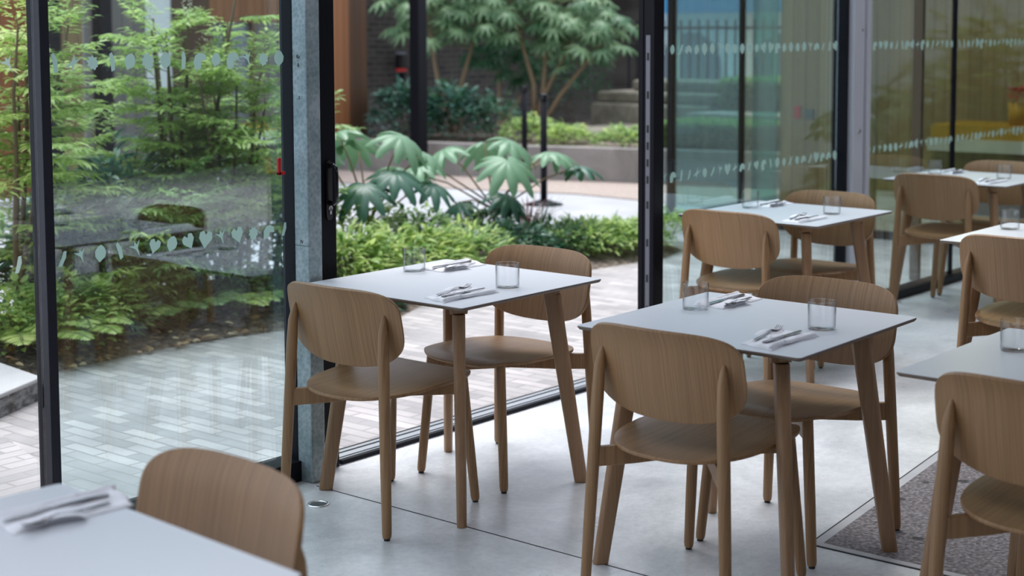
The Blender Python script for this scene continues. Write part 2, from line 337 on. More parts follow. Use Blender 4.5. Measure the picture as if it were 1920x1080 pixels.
# ------------------------------------------------------------------ room shell
WH = 3.5
cb = MB()   # roof slab with three unseen openings added to daylight floor and tables: x 5.5..12, y -3.8..-.3; x -.8..2.2, y .2..2.4 and x 4.9..9.8, y 2.6..3.95
cb.box(-3, 16, -6, -3.8, WH, WH+.25); cb.box(-3, 5.5, -3.8, .2, WH, WH+.25); cb.box(12, 16, -3.8, .2, WH, WH+.25); cb.box(5.5, 12, -.3, .2, WH, WH+.25); cb.box(-3, -.8, .2, GY+.3, WH, WH+.25); cb.box(-.8, 2.2, 2.4, GY+.3, WH, WH+.25); cb.box(2.2, 4.9, .2, GY+.3, WH, WH+.25)
cb.box(4.9, 9.8, .2, 2.6, WH, WH+.25); cb.box(4.9, 9.8, 3.95, GY+.3, WH, WH+.25); cb.box(9.8, 16, .2, GY+.3, WH, WH+.25)
tag(cb.build('ceiling', 'ceiling'), 'plain ceiling above the cafe with unseen openings added for daylight', kind='structure')
lw = MB(); lw.box(-3.2, -3, -6, GY, 0, .9); lw.box(-3.2, -3, -6, GY, 3.0, WH); lw.box(-3.2, -3, -6, 2.0, .9, 3); lw.box(-3.2, -3, 3.6, GY, .9, 3)  # opening out of view, sized to tune the fill daylight indoors
tag(lw.build('wall_left', 'inner_wall'), 'plain side wall with an unseen opening sized for fill daylight', kind='structure')
bw = MB(); bw.box(-3, 16, -6.2, -6, 0, .5); bw.box(-3, 16, -6.2, -6, 3.1, WH)
bw.box(-3, 16, -6.2, -6, .5, 3.1)
tag(bw.build('wall_back', 'inner_wall'), 'plain back wall of the cafe', kind='structure')
rw = MB(); rw.box(16, 16.2, -6, GY, 0, .8); rw.box(16, 16.2, -6, GY, 2.9, WH); rw.box(16, 16.2, -6, GY, .8, 2.9)
tag(rw.build('wall_right', 'pale_boards'), 'far timber-lined side wall', kind='structure')

# ------------------------------------------------------------------ leaf decals on glass
def leaf_shape(kind, s, rng):
    """2D outlines of small leaf silhouettes"""
    P = []
    if kind == 0: P = [(0, -1), (.55, -.35), (.62, .25), (.3, .8), (0, 1), (-.35, .75), (-.6, .2), (-.5, -.4)]
    elif kind == 1: P = [(-.1, -1), (.15, -.2), (.8, -.3), (.75, .45), (.2, .8), (-.3, .7), (-.7, .1), (-.75, -.9)]
    elif kind == 2: P = [(0, -1), (.12, 0), (.6, .8), (.15, .45), (0, .9), (-.15, .45), (-.7, .75), (-.14, 0)]
    elif kind == 3: P = [(-.25, -1), (.15, -.95), (.4, .2), (.3, 1), (0, .9), (-.1, 0)]
    elif kind == 4: P = [(0, -1), (.3, -.7), (.45, -.75), (.42, -.35), (.65, -.2), (.5, .1), (.6, .4), (.3, .5), (.2, .85), (0, .7), (-.25, .85), (-.3, .5), (-.6, .4), (-.5, .1), (-.65, -.25), (-.4, -.35), (-.4, -.75), (-.2, -.7)]
    elif kind == 5: P = [(0, -1), (.7, .1), (.65, .75), (.25, .95), (0, .5), (-.25, .95), (-.65, .7), (-.7, .1)]
    elif kind == 6: P = [(-.9, -.5), (-.2, -.3), (-.1, -1), (.05, -.25), (.9, .6), (.2, .25), (.1, 1), (-.15, .2)]
    return [(x*s*1.35, y*s*1.08) for x, y in P]
def decal_row(parent, x0, x1, z, y, size=.027, step=.0705, seed=1):
    rng = random.Random(seed); b = MB(); x = x0
    while x < x1:
        P = leaf_shape(rng.randrange(7), size*rng.uniform(.85, 1.1), rng); a = rng.uniform(-.5, .5)
        v = [(x+p[0]*math.cos(a)-p[1]*math.sin(a), y, z+p[0]*math.sin(a)+p[1]*math.cos(a)) for p in P]
        b.add(v, [tuple(range(len(v)))]); x += step
    o = b.build('leaf_decal_row', 'decal', parent); o['label'] = 'row of pale green frosted leaf stickers'
    return o

# ------------------------------------------------------------------ glass wall
def pane(b, x0, x1, y, z0, z1, t=.012): b.box(x0, x1, y-t/2, y+t/2, z0, z1)
def window(n, x0, x1, y, label, sill=.07, seed=1, rows=True, glass='window_glass', d=.0):
    w = empty('window_%d' % n, ((x0+x1)/2, y, 0), 0, label, kind='structure')
    ox = -(x0+x1)/2
    g = MB(); pane(g, x0+ox, x1+ox, 0, sill, WH); g.build('glass_pane', glass, w)
    if rows:
        decal_row(w, x0+ox+.03, x1+ox-.02, 1.53, -.008, seed=seed); decal_row(w, x0+ox+.04, x1+ox-.02, .921, -.008, seed=seed+50)
    return w
# window 1: left of the first mullion, window 2: between mullion and column
w1 = window(1, .3, 2.676, GY, 'left-most glass pane of the wall, cut by the frame', seed=3, glass='clear_glass')
w2 = window(2, 2.712, 3.70, GY, 'large glass pane with leaf stickers left of the steel column', seed=11, glass='coated_glass')
def frame_part(b_fn, name, parent, m='black_metal', bevel=.002):
    b = MB(); b_fn(b); return b.build(name, m, parent, bevel=bevel)
tr = empty('trim_1', (2.6935, GY, 0), 0, 'black vertical mullion left of the big sticker pane', kind='structure')
frame_part(lambda b: b.box(-.0165, .0165, -.036, .0, 0, WH), 'mullion_face', tr, 'anthracite')
frame_part(lambda b: b.box(-.0165, .0125, .003, .034, 0, WH), 'mullion_reveal', tr)
tr = empty('trim_2', (0, GY, 0), 0, 'black bottom rail under the left panes', kind='structure')
frame_part(lambda b: (b.box(.3, 2.676, -.05, .06, 0, .075), b.box(2.711, 3.70, -.05, .06, 0, .075)), 'bottom_rail', tr)
tr = empty('trim_3', (3.712, GY, 0), 0, 'black window stile behind the left steel column', kind='structure')
frame_part(lambda b: b.box(-.012, .004, -.036, .034, 0, WH), 'stile', tr)
frame_part(lambda b: b.box(.008, .034, -.02, .034, 0, WH), 'stile_lip', tr)
# door 1: black leaf edge and lock on the left, track, jamb on the right
d1 = empty('door_1', (3.88, GY, 0), 0, 'wide open sliding glass door to the garden', kind='structure')
frame_part(lambda b: b.box(-.047, .036, -.02, .07, 0, WH), 'door_stile', d1)
hb = MB(); hb.prism([(x, y) for x, y in [(-.015, .922), (-.011, .912), (0, .908), (.011, .912), (.015, .922), (.015, 1.115), (.011, 1.125), (0, 1.13), (-.011, 1.125), (-.015, 1.115)]], 0, .008, M=Matrix(((1, 0, 0, -.004), (0, 0, -1, -.02), (0, 1, 0, .025), (0, 0, 0, 1))))
plate = hb.build('lock_plate', 'black_gloss', d1)
hb = MB(); hb.tube([(-.004, -.028, 1.132), (.0, -.042, 1.137), (.004, -.053, 1.127), (.004, -.056, 1.10), (.004, -.056, 1.03), (.004, -.053, 1.005), (.0, -.042, .995), (-.004, -.028, .999)], [.009, .009, .009, .0085, .0085, .009, .009, .009], 10)
hb.build('pull_handle', 'black_gloss', d1, smooth=True)
hb = MB(); hb.lathe([(0, 0), (.009, 0), (.009, .004), (0, .004)], 20); hb.box(-.004, .004, -.022, 0, 0, .004)
k = hb.build('key_cylinder', 'steel_bright', plate); k.matrix_local = Matrix(((1, 0, 0, -.002), (0, 0, -1, -.0285), (0, 1, 0, .978), (0, 0, 0, 1)))
hb = MB(); hb.box(-.0015, .0015, -.005, .004, .004, .0048); hb.build('keyhole', 'dark_line', k)
tk = MB(); tk.box(3.94, 5.89, -.01, .012, 0, .016); tk.build('track_edge', 'black_metal', d1, loc=(-3.88, 0, 0))
tk = MB()
tk.box(3.94, 5.89, .014, .035, 0, .010); tk.box(3.94, 5.89, .05, .085, 0, .009); tk.box(3.94, 5.89, .10, .12, 0, .009)
tk.build('track_rail', 'steel_bright', d1, loc=(-3.88, 0, 0))
tk = MB(); tk.box(3.94, 5.89, .035, .05, 0, .004); tk.box(3.94, 5.89, .085, .10, 0, .004); tk.box(3.94, 5.89, .012, .014, 0, .004); tk.build('track_groove', 'dark_line', d1, loc=(-3.88, 0, 0))
sl = MB(); sl.box(3.94, 5.89, .12, .15, -.01, .004); sl.build('drain_slot', 'dark_line', d1, loc=(-3.88, 0, 0))
d2 = empty('door_2', (5.98, GY, 0), 0, 'black sliding door edge with lock strip, right of the opening', kind='structure')
frame_part(lambda b: b.box(-.023, .06, -.03, .06, 0, WH), 'door_stile', d2)
st = MB(); st.box(-.0245, -.023, -.008, .016, .2, 1.60); st.build('strike_strip', 'grey_strip', d2)
st = MB()
for z in (.30, .45, .62, .80, .92, 1.0, 1.08, 1.16, 1.32, 1.50): st.box(-.0255, -.0245, -.002, .010, z-.018, z+.018)
st.build('strike_slot', 'dark_line', d2)
frame_part(lambda b: b.box(-.027, -.023, .03, .045, 0, WH), 'rubber_seal', d2)
w3 = window(3, 6.04, 7.80, GY, 'right-hand glass pane with leaf stickers beside the black door edge', seed=23)
tr = empty('trim_4', (7.82, GY, 0), 0, 'black mullion beside the right steel column', kind='structure')
frame_part(lambda b: b.box(-.015, .062, -.05, .01, 0, WH), 'mullion_face', tr)
w4 = window(4, 8.0, 9.34, GY, 'glass pane right of the right steel column', seed=31)
tr = empty('trim_5', (9.356, GY, 0), 0, 'thin black mullion at the far right', kind='structure')
frame_part(lambda b: b.box(-.016, .016, -.012, .012, 0, WH), 'mullion_face', tr)
w5 = window(5, 9.385, 12.0, GY, 'glass pane at the far right edge', seed=41)
tr = empty('trim_6', (0, GY, 0), 0, 'black bottom rail under the right panes', kind='structure')
frame_part(lambda b: (b.box(6.07, 12, -.05, .06, 0, .05),), 'bottom_rail', tr)
tag(MB().box(12, 16, GY-.05, GY+.1, 0, WH).build('wall_front', 'inner_wall'), 'solid wall beyond the last pane', kind='structure')

# galvanised columns
def column(x0, x1, y0, y1, label, m='galvanised'):
    c = empty('steel_column', ((x0+x1)/2, (y0+y1)/2, 0), 0, label, 'column', 'galvanised steel columns')
    hx, hy = (x1-x0)/2, (y1-y0)/2
    MB().box(-hx, hx, -hy, hy, 0, WH).build('shaft', m, c, bevel=.006)
    return c
c1 = column(3.70, 3.765, 4.03, 4.115, 'galvanised steel column with pencil marks, left of the open doorway')
c2 = column(7.84, 7.965, 4.05, 4.12, 'pale galvanised steel column between the two right-hand panes', 'pale_steel')
MB().box(.07, .115, -.05, .035, 0, WH).build('edge_channel', 'pale_steel', c2, bevel=.004)
b = MB(); b.tube([(.0, -.035, 1.05), (.0, -.045, 1.05)], .011, 14); b.tube([(.02, -.035, 1.62), (.02, -.042, 1.62)], .007, 12); b.build('bolt_head', 'steel_bright', c2)
def text_mesh(body, size, parent, M, m='dark_line'):
    cu = bpy.data.curves.new('txt', 'FONT'); cu.body = body; cu.size = size; cu.align_x = 'CENTER'; cu.extrude = .0003
    t = bpy.data.objects.new('txt', cu); COL.objects.link(t); dg = bpy.context.evaluated_depsgraph_get()
    me = bpy.data.meshes.new_from_object(t.evaluated_get(dg)); bpy.data.objects.remove(t)
    o = bpy.data.objects.new('pencil_mark', me); me.materials.clear(); me.materials.append(MATS[m]); COL.objects.link(o); o.parent = parent; o.matrix_local = M; return o
def face_mx(x, y, z): return Matrix(((0, 0, -1, x), (-1, 0, 0, y), (0, 1, 0, z), (0, 0, 0, 1)))
for body, z, y in (('Rc', 1.530, .0), ('0', 1.500, .0), ('-2', 1.385, .0), ('IV', .870, -.005)): text_mesh(body, .018, c1, face_mx(-.0333, y, z))
b = MB(); b.box(-.0335, -.0325, -.042, .042, .862, .8632); b.build('scribe_line', 'dark_line', c1)
# red latch on the stile
rl = MB(); rl.box(-.007, .007, -.006, .006, 1.03, 1.092); rl.box(-.007, .026, -.006, .006, 1.03, 1.043)
tag(rl.build('latch_flag', 'red_plastic', loc=(3.632, GY-.03, .088), bevel=.003), 'small red L-shaped latch on the black window stile', 'latch')

# ------------------------------------------------------------------ chairs
def se(t, n): c = math.cos(t); s = math.sin(t); return math.copysign(abs(c)**(2/n), c), math.copysign(abs(s)**(2/n), s)
def shell(fn, rings, seg, thick, name, m, parent, nfun):
    """disc grid mapped by fn(u,v) -> point ; superellipse outline with exponent nfun(t)"""
    b = MB(); V = [fn(0, 0)]
    for r in range(1, rings+1):
        q = math.sin(r/rings*PI/2) if r < rings else 1
        for k in range(seg):
            t = 2*PI*k/seg; u, v = se(t, nfun(t)); V.append(fn(u*q, v*q))
    F = [(0, 1+k, 1+(k+1) % seg) for k in range(seg)]
    for r in range(rings-1):
        a = 1+r*seg; c = a+seg
        for k in range(seg): F.append((a+k, c+k, c+(k+1) % seg, a+(k+1) % seg))
    b.add(V, F); o = b.build(name, m, parent, smooth=True)
    s = o.modifiers.new('solid', 'SOLIDIFY'); s.thickness = thick; s.offset = 0
    bv = o.modifiers.new('bevel', 'BEVEL'); bv.width = .003; bv.segments = 2; bv.limit_method = 'ANGLE'; bv.angle_limit = .8
    o.modifiers.new('sub', 'SUBSURF').levels = 0
    o.modifiers['sub'].render_levels = 0
    return o
def back_fn(u, v):
    y = .257*u; z = .677+.123*v-.022*(1-u*u)*max(0, -v)
    x = -.201+.70*y*y-.20*(z-.56)-.018*max(0, v-.45)**2*3+.006*max(0, -v-.4)
    return (x, y, z)
def seat_fn(u, v):
    a = .262*u+.012; w = .235*(1-.05*max(0, -u)); y = w*v
    z = .449+.014*u+.010*v*v*(1 if u < 0 else 1-u)-.020*max(0, (u-.72)/.28)**2-.010*max(0, abs(v)-.8)/.2*.6 - .006*(1-u*u)*(1-v*v)
    return (a, y, z)
def make_chair():
    c = empty('dining_chair', (0, 0, 0), 0, '', 'chair')
    shell(back_fn, 12, 72, .011, 'backrest', 'oak_z', c, lambda t: 4.4 if math.sin(t) > 0 else 3.4)
    shell(seat_fn, 12, 72, .011, 'seat', 'oak_x', c, lambda t: 3.6 if math.cos(t) > 0 else 2.7)
    for s in (-1, 1):
        b = MB()
        p0 = Vector((-.243, s*.240, .008)); p1 = Vector((-.218, s*.208, .66)); 
        pts = [p0, p0.lerp(p1, .02), p0.lerp(p1, .3), p0.lerp(p1, .65), p0.lerp(p1, .88), p1, (-.2125, s*.206, .695), (-.2085, s*.205, .715), (-.2065, s*.205, .722)]
        b.tube(pts, [.0135, .0155, .0175, .0185, .0185, .0165, .0115, .006, .002], 16)
        l = b.build('leg', 'oak_z', c, auto=.9)
        MB().lathe([(0, 0), (.010, 0), (.010, .010), (0, .010)], 14, (-.243, s*.240, 0)).build('glide', 'glide', l)
        b = MB(); p0 = Vector((.243, s*.200, .008)); p1 = Vector((.218, s*.165, .447))
        b.tube([p0, p0.lerp(p1, .03), p0.lerp(p1, .4), p1], [.0135, .0155, .017, .0175], 16)
        l = b.build('leg', 'oak_z', c, auto=.9)
        MB().lathe([(0, 0), (.010, 0), (.010, .010), (0, .010)], 14, (.243, s*.200, 0)).build('glide', 'glide', l)
        # crossing rail from rear leg to opposite front leg
        a = Vector((-.228, s*.220, 0)); e = Vector((.222, -s*.170, 0)); d = (e-a).normalized(); nn = Vector((-d.y, d.x, 0))*.011
        V = []
        for t, zt, zb in ((0, .425, .368), (.2, .430, .372), (.5, .432, .385), (.8, .438, .382), (1, .44, .38)):
            p = a.lerp(e, t)
            for q, z in ((-1, zb), (1, zb), (1, zt), (-1, zt)): V.append(p+nn*q+Vector((0, 0, z)))
        F = [(3, 2, 1, 0), (16, 17, 18, 19)]
        for i in range(4):
            for k in range(4): F.append((i*4+k, i*4+(k+1) % 4, i*4+4+(k+1) % 4, i*4+4+k))
        MB().add(V, F).build('seat_rail', 'oak_x', c, bevel=.003)
    return c
chair0 = make_chair(); first = [True]
def place_chair(x, y, deg, label, group):
    c = chair0 if first[0] else copy_tree(chair0); first[0] = False
    c.location = (x, y, 0); c.rotation_euler = (0, 0, math.radians(deg)); c['label'] = label; c['group'] = group; return c

# ------------------------------------------------------------------ tables
TS = .755
def rrect(h, r, n=5):
    P = []
    for cx, cy, a0 in ((h-r, h-r, 0), (-h+r, h-r, PI/2), (-h+r, -h+r, PI), (h-r, -h+r, 1.5*PI)):
        for k in range(n+1): a = a0+PI/2*k/n; P.append((cx+r*math.cos(a), cy+r*math.sin(a)))
    return P
def make_table():
    t = empty('dining_table', (0, 0, 0), 0, '', 'table')
    MB().prism(rrect(TS/2, .012), .7385, .740).build('tabletop', 'white_laminate', t)
    h = TS/2; core = MB(); A = rrect(h, .012); B = rrect(h-.004, .012); n = len(A)
    core.add([(x, y, .7385) for x, y in A]+[(x, y, .734) for x, y in A]+[(x, y, .728) for x, y in B], [tuple(range(n)), tuple(range(3*n-1, 2*n-1, -1))]+[(i+n, (i+1) % n+n, (i+1) % n, i) for i in range(n)]+[(i+2*n, (i+1) % n+2*n, (i+1) % n+n, i+n) for i in range(n)])
    core.build('tabletop_edge', 'laminate_core', t)
    sec = [(1, .0), (.92, .40), (.55, .66), (-.45, .66), (-.95, .42), (-1, 0), (-.95, -.42), (-.45, -.66), (.55, -.66), (.92, -.40)]
    for sx in (-1, 1):
        for sy in (-1, 1):
            b = MB(); rad = Vector((sx, sy, 0)).normalized(); tan = Vector((-rad.y, rad.x, 0)); V = []
            zs = [(0, .324, .0245), (.35, .286, .028), (.690, .249, .0315)]
            for z, d, r in zs:
                ctr = Vector((sx*d, sy*d, z))
                for u, w in sec: V.append(ctr+rad*u*r+tan*w*r)
            m = len(sec); F = [tuple(range(m-1, -1, -1)), tuple(2*m+k for k in range(m))]
            for i in range(2):
                for k in range(m): F.append((i*m+k, i*m+(k+1) % m, (i+1)*m+(k+1) % m, (i+1)*m+k))
            l = MB().add(V, F).build('leg', 'beech_z', t, bevel=.003, auto=.6)
            MB().tube([(sx*.249, sy*.249, .688), (sx*.247, sy*.247, .700), (sx*.246, sy*.246, .728)], [.0295, .031, .031], 20).build('collar', 'beech_z', l, smooth=False)
    for s in (1, -1):
        M = Matrix.Rotation(s*PI/4, 4, 'Z'); V = []
        xs = [-.335, -.29, -.2, 0, .2, .29, .335]; zb = [.692, .698, .708, .712, .708, .698, .692]
        for x, z in zip(xs, zb):
            for y, zz in ((-.011, z), (.011, z), (.011, .728), (-.011, .728)): V.append(M @ Vector((x, y, zz)))
        F = [(0, 1, 2, 3), (27, 26, 25, 24)]
        for i in range(6):
            for k in range(4): F.append((i*4+k, i*4+4+k, i*4+4+(k+1) % 4, i*4+(k+1) % 4))
        MB().add(V, F).build('under_rail', 'beech_x', t)
    return t
table0 = make_table(); tfirst = [True]
def place_table(x, y, deg, label):
    c = table0 if tfirst[0] else copy_tree(table0); tfirst[0] = False
    c.location = (x, y, 0); c.rotation_euler = (0, 0, math.radians(deg)); c['label'] = label; c['group'] = 'square white cafe tables'; return c

# ------------------------------------------------------------------ tableware
TZ = .740
def make_tumbler():
    b = MB(); R = .0415; t = .0016
    b.lathe([(0, 0), (R-.008, 0), (R-.002, .0015), (R, .006), (R, .0848), (R-t/2, .0855), (R-t, .0848), (R-t, .010), (R-.006, .0055), (0, .005)], 48)
    o = b.build('tumbler', 'tumbler_glass', smooth=True); tag(o, '', 'glass'); return o
def make_napkin():
    """folded linen napkin: thin folded layers, a soft rolled near edge and a lifted corner flap"""
    e = empty('napkin', (0, 0, 0), 0, '', 'napkin')
    L, Wd = .255, .118
    def sheet(nx, ny, fn, th, name):
        top = []; bot = []; F = []
        for j in range(ny+1):
            for i in range(nx+1):
                x, y, z, zb = fn(i/nx, j/ny); top.append((x, y, z)); bot.append((x, y, zb))
        n1 = (nx+1)*(ny+1)
        for j in range(ny):
            for i in range(nx):
                a = j*(nx+1)+i; F.append((a, a+1, a+nx+2, a+nx+1)); F.append((n1+a, n1+a+nx+1, n1+a+nx+2, n1+a+1))
        ring = list(range(nx+1))+[(j+1)*(nx+1)-1 for j in range(1, ny+1)]+[ny*(nx+1)+i for i in range(nx-1, -1, -1)]+[j*(nx+1) for j in range(ny-1, 0, -1)]
        for k in range(len(ring)): a, c = ring[k], ring[(k+1) % len(ring)]; F.append((a, n1+a, n1+c, c))
        return MB().add(top+bot, F).build(name, 'linen', e, smooth=True)
    def base(u, v):
        x = L*(u-.5)+.03*(v-.5)*(1-u)+.004*math.sin(v*9); y = Wd*(v-.5)*(1-.14*math.sin(u*3.1))+.006*math.sin(u*5.2)
        ed = min(1, min(u, 1-u)/.05)**.5*min(1, min(v, 1-v)/.08)**.5
        z = .0015+ed*(.006+.0016*math.sin(u*9+v*4)+.0014*math.sin(u*4-v*11)+.0010*math.sin(u*21+v*3))+.0045*math.exp(-((v-.13)/.07)**2)*ed
        return x, y, z, .0003
    sheet(44, 22, base, 0, 'folded_cloth')
    def flap(u, v):
        w = 1-u*.85; x = -.02+.115*u+.02*v; y = .018+.062*v*w+.018*u
        z = .0075+.002*math.sin(u*8)+.020*(v*v)*u*(1-u)*2.4+.0012*math.sin(v*9+u*6)
        return x, y, z, z-.0014
    sheet(24, 12, flap, 0, 'lifted_fold')
    r = MB(); pts = []
    for i in range(19):
        u = i/18; pts.append((L*(u-.5)*.97-.012, -Wd/2+.010+.006*math.sin(u*5.2)+.003*math.sin(u*11), .0078+.0010*math.sin(u*8)+.0006*math.sin(u*23)))
    r.tube(pts, [.0045, .0062]+[.0070-.00012*i for i in range(15)]+[.0042, .0025], 14); r.build('rolled_edge', 'linen', e, smooth=True)
    m = MB()
    for du in (.33, .35):
        x = L*(du-.5)*.97-.012; yy = -Wd/2+.010+.006*math.sin(du*5.2)+.003*math.sin(du*11)
        m.tube([(x, yy+.0069*math.cos(a), .0080+.0069*math.sin(a)) for a in [k*.3-.1 for k in range(11)]], .00045, 5)
    m.build('hem_line', 'smoke', e)
    return e
def make_fork():
    b = MB(); L = .19
    # handle: flattened tapering bar with an arched neck ; origin mid length, along +x
    st = [(-.095, .0045, .0), (-.092, .0058, .0), (-.05, .0048, .001), (-.01, .0032, .004), (.02, .0024, .0085), (.036, .003, .0075), (.045, .0075, .005), (.052, .0105, .003), (.062, .0112, .0018)]
    V = []
    for x, w, z in st:
        t = .0011
        V += [(x, -w, z), (x, 0, z-t*.3), (x, w, z), (x, w, z+t), (x, 0, z+t*1.3), (x, -w, z+t)]
    F = [(0, 1, 2, 3, 4, 5)[::-1], tuple(6*(len(st)-1)+k for k in range(6))]
    for i in range(len(st)-1):
        for k in range(6): F.append((i*6+k, i*6+(k+1) % 6, i*6+6+(k+1) % 6, i*6+6+k))
    b.add(V, F)
    for k in range(4):
        y = (-1.5+k)*.0062
        b.tube([(.058, y, .0028), (.072, y, .0026), (.088, y*.97, .0055), (.098, y*.94, .0105)], [.0017, .0016, .0014, .0008], 6)
    o = b.build('fork', 'steel', smooth=True); tag(o, '', 'fork'); return o
def make_knife():
    e = empty('knife', (0, 0, 0), 0, '', 'knife')
    V = []; st = [(-.105, .0035, .0022), (-.102, .0065, .0034), (-.06, .0070, .0042), (-.02, .0052, .0036), (.0, .0048, .0034), (.006, .0062, .0036)]
    for x, w, t in st:
        for k in range(8): a = 2*PI*k/8; V.append((x, w*math.cos(a), .004+t*math.sin(a)))
    F = [tuple(range(7, -1, -1)), tuple(40+k for k in range(8))]
    for i in range(5):
        for k in range(8): F.append((i*8+k, i*8+(k+1) % 8, i*8+8+(k+1) % 8, i*8+8+k))
    MB().add(V, F).build('handle', 'steel', e, smooth=True)
    P = [(.006, -.0055), (.02, -.0085), (.085, -.0085), (.103, -.004), (.11, .004), (.104, .0062), (.02, .0062), (.006, .005)]
    MB().prism(P, .003, .0046).build('blade', 'steel', e)
    return e
protos = {'g': make_tumbler(), 'n': make_napkin(), 'f': make_fork(), 'k': make_knife()}
used = set()
def put(kind, x, y, z, a, label, group, tilt=0):
    p = protos[kind]; o = p if kind not in used else copy_tree(p); used.add(kind)
    o.location = (x, y, z); o.rotation_euler = (0, tilt, a); o['label'] = label; o['group'] = group; return o
def setting(cx, cy, rz, side, where, items='gnfk', dn=(0, 0), dg=(0, 0), dr=0):
    """side 0: diner at -x edge, side 1: diner at +x edge"""
    a = rz+(PI if side else 0)
    if side: dn = (dn[0]-.045, dn[1])
    def T(x, y): return cx+x*math.cos(a)-y*math.sin(a), cy+x*math.sin(a)+y*math.cos(a)
    if 'n' in items:
        X, Y = T(-.205+dn[0], -.215+dn[1]); put('n', X, Y, TZ, a+dr, 'white folded linen napkin '+where, 'folded napkins')
    if 'f' in items:
        X, Y = T(-.185+dn[0], -.168+dn[1]); put('f', X, Y, TZ+.0095, a+dr+.13, 'steel fork resting '+where, 'forks on napkins')
    if 'k' in items:
        X, Y = T(-.195+dn[0], -.222+dn[1]); put('k', X, Y, TZ+.0078, a+dr-.03, 'steel table knife resting '+where, 'knives on napkins')
    if 'g' in items:
        X, Y = T(.02+dg[0], -.235+dg[1]); put('g', X, Y, TZ+.0003, 0, 'clear glass tumbler '+where, 'clear tumblers')

TA = (4.010, 3.622, 0, 'on the table in front of the open doorway')
TB = (4.022, 2.418, .0184, 'on the central table, right of the doorway table')
TC = (6.540, 3.732, 0, 'on the pale table behind the central one')
TD = (8.76, 3.76, 0, 'on the furthest table at upper right')
TE = (6.462, 2.362, 0, 'on the right-edge table, middle row')
TF = (4.040, 1.385, 0, 'on the lower right table')
TG = (1.31, 2.237, -.06, 'on the blurred corner table, lower left')
place_table(TA[0], TA[1], 0, 'square white table on four splayed beech legs in front of the open doorway')
place_table(TB[0], TB[1], 1.05, 'square white table in the centre foreground, grey-white top, right of the doorway table')
place_table(TC[0], TC[1], 0, 'square white table behind the central table, near the right glass pane')
place_table(TD[0], TD[1], 0, 'furthest square white table, at upper right beside the glass')
place_table(TE[0], TE[1], 0, 'white table cut by the right edge, middle row, behind the lower right table')
place_table(TF[0], TF[1], 0, 'grey-white table at the lower right edge with a chair in front')
place_table(TG[0], TG[1], math.degrees(TG[2]), 'large blurred white tabletop filling the lower left corner')
place_chair(3.668, 3.634, 1, 'oak chair seen from behind, pulled up to the left of the doorway table', 'oak chairs')
place_chair(4.295, 3.625, 180, 'reddish-lit oak chair facing left, on the garden side of the doorway table', 'oak chairs')
place_chair(3.732, 2.400, 0, 'oak chair seen from behind in front of the central table', 'oak chairs')
place_chair(4.307, 2.415, 180, 'oak chair facing left on the far side of the central table', 'oak chairs')
place_chair(6.22, 3.735, 0, 'pale oak chair seen from behind at the table behind the central one', 'oak chairs')
place_chair(6.79, 3.735, 180, 'pale oak chair facing left in front of the right steel column', 'oak chairs')
place_chair(8.47, 3.755, 0, 'yellowish oak chair seen from behind at the furthest table', 'oak chairs')
place_chair(9.06, 3.76, 180, 'pale chair top rising behind the furthest table at the upper right edge', 'oak chairs')
place_chair(6.185, 2.35, 0, 'brown oak chair cut by the right edge, middle row', 'oak chairs')
place_chair(3.76, 1.352, 0, 'oak chair seen from behind in the lower right corner', 'oak chairs')
place_chair(1.65, 2.285, 176, 'blurred brown chair back in the foreground, lower left, behind the corner table', 'oak chairs')
setting(*TA[:3], 0, 'near side, '+TA[3]); setting(*TA[:3], 1, 'far side, '+TA[3], dg=(-.10, -.03))
setting(*TB[:3], 0, 'near side, '+TB[3]); setting(*TB[:3], 1, 'far side, '+TB[3], dg=(-.09, 0))
setting(*TC[:3], 0, 'near side, '+TC[3], dg=(.06, .03)); setting(*TC[:3], 1, 'far side, '+TC[3], dg=(-.08, 0))
setting(*TD[:3], 0, 'near side, '+TD[3], dg=(.02, .04)); setting(*TD[:3], 1, 'far side, '+TD[3], dg=(-.10, -.02))
setting(*TE[:3], 1, TE[3], dg=(-.16, -.045), dn=(.02, .085)); setting(*TF[:3], 1, TF[3], items='g', dg=(-.09, 0))
setting(*TG[:3], 1, TG[3], items='nfk', dn=(-.035, .01))
# round floor socket
fs = empty('floor_socket', (3.548, 3.838, 0), 0, 'round metal-rimmed floor socket set in the concrete near the column', 'floor socket')
MB().lathe([(.028, .001), (.030, .004), (.036, .004), (.0385, .0008), (.0385, 0), (.028, 0)], 40, close=True).build('rim', 'steel_bright', fs, smooth=True)
MB().lathe([(0, .002), (.028, .002), (.028, 0), (0, 0)], 32).build('lid', 'smoke', fs)

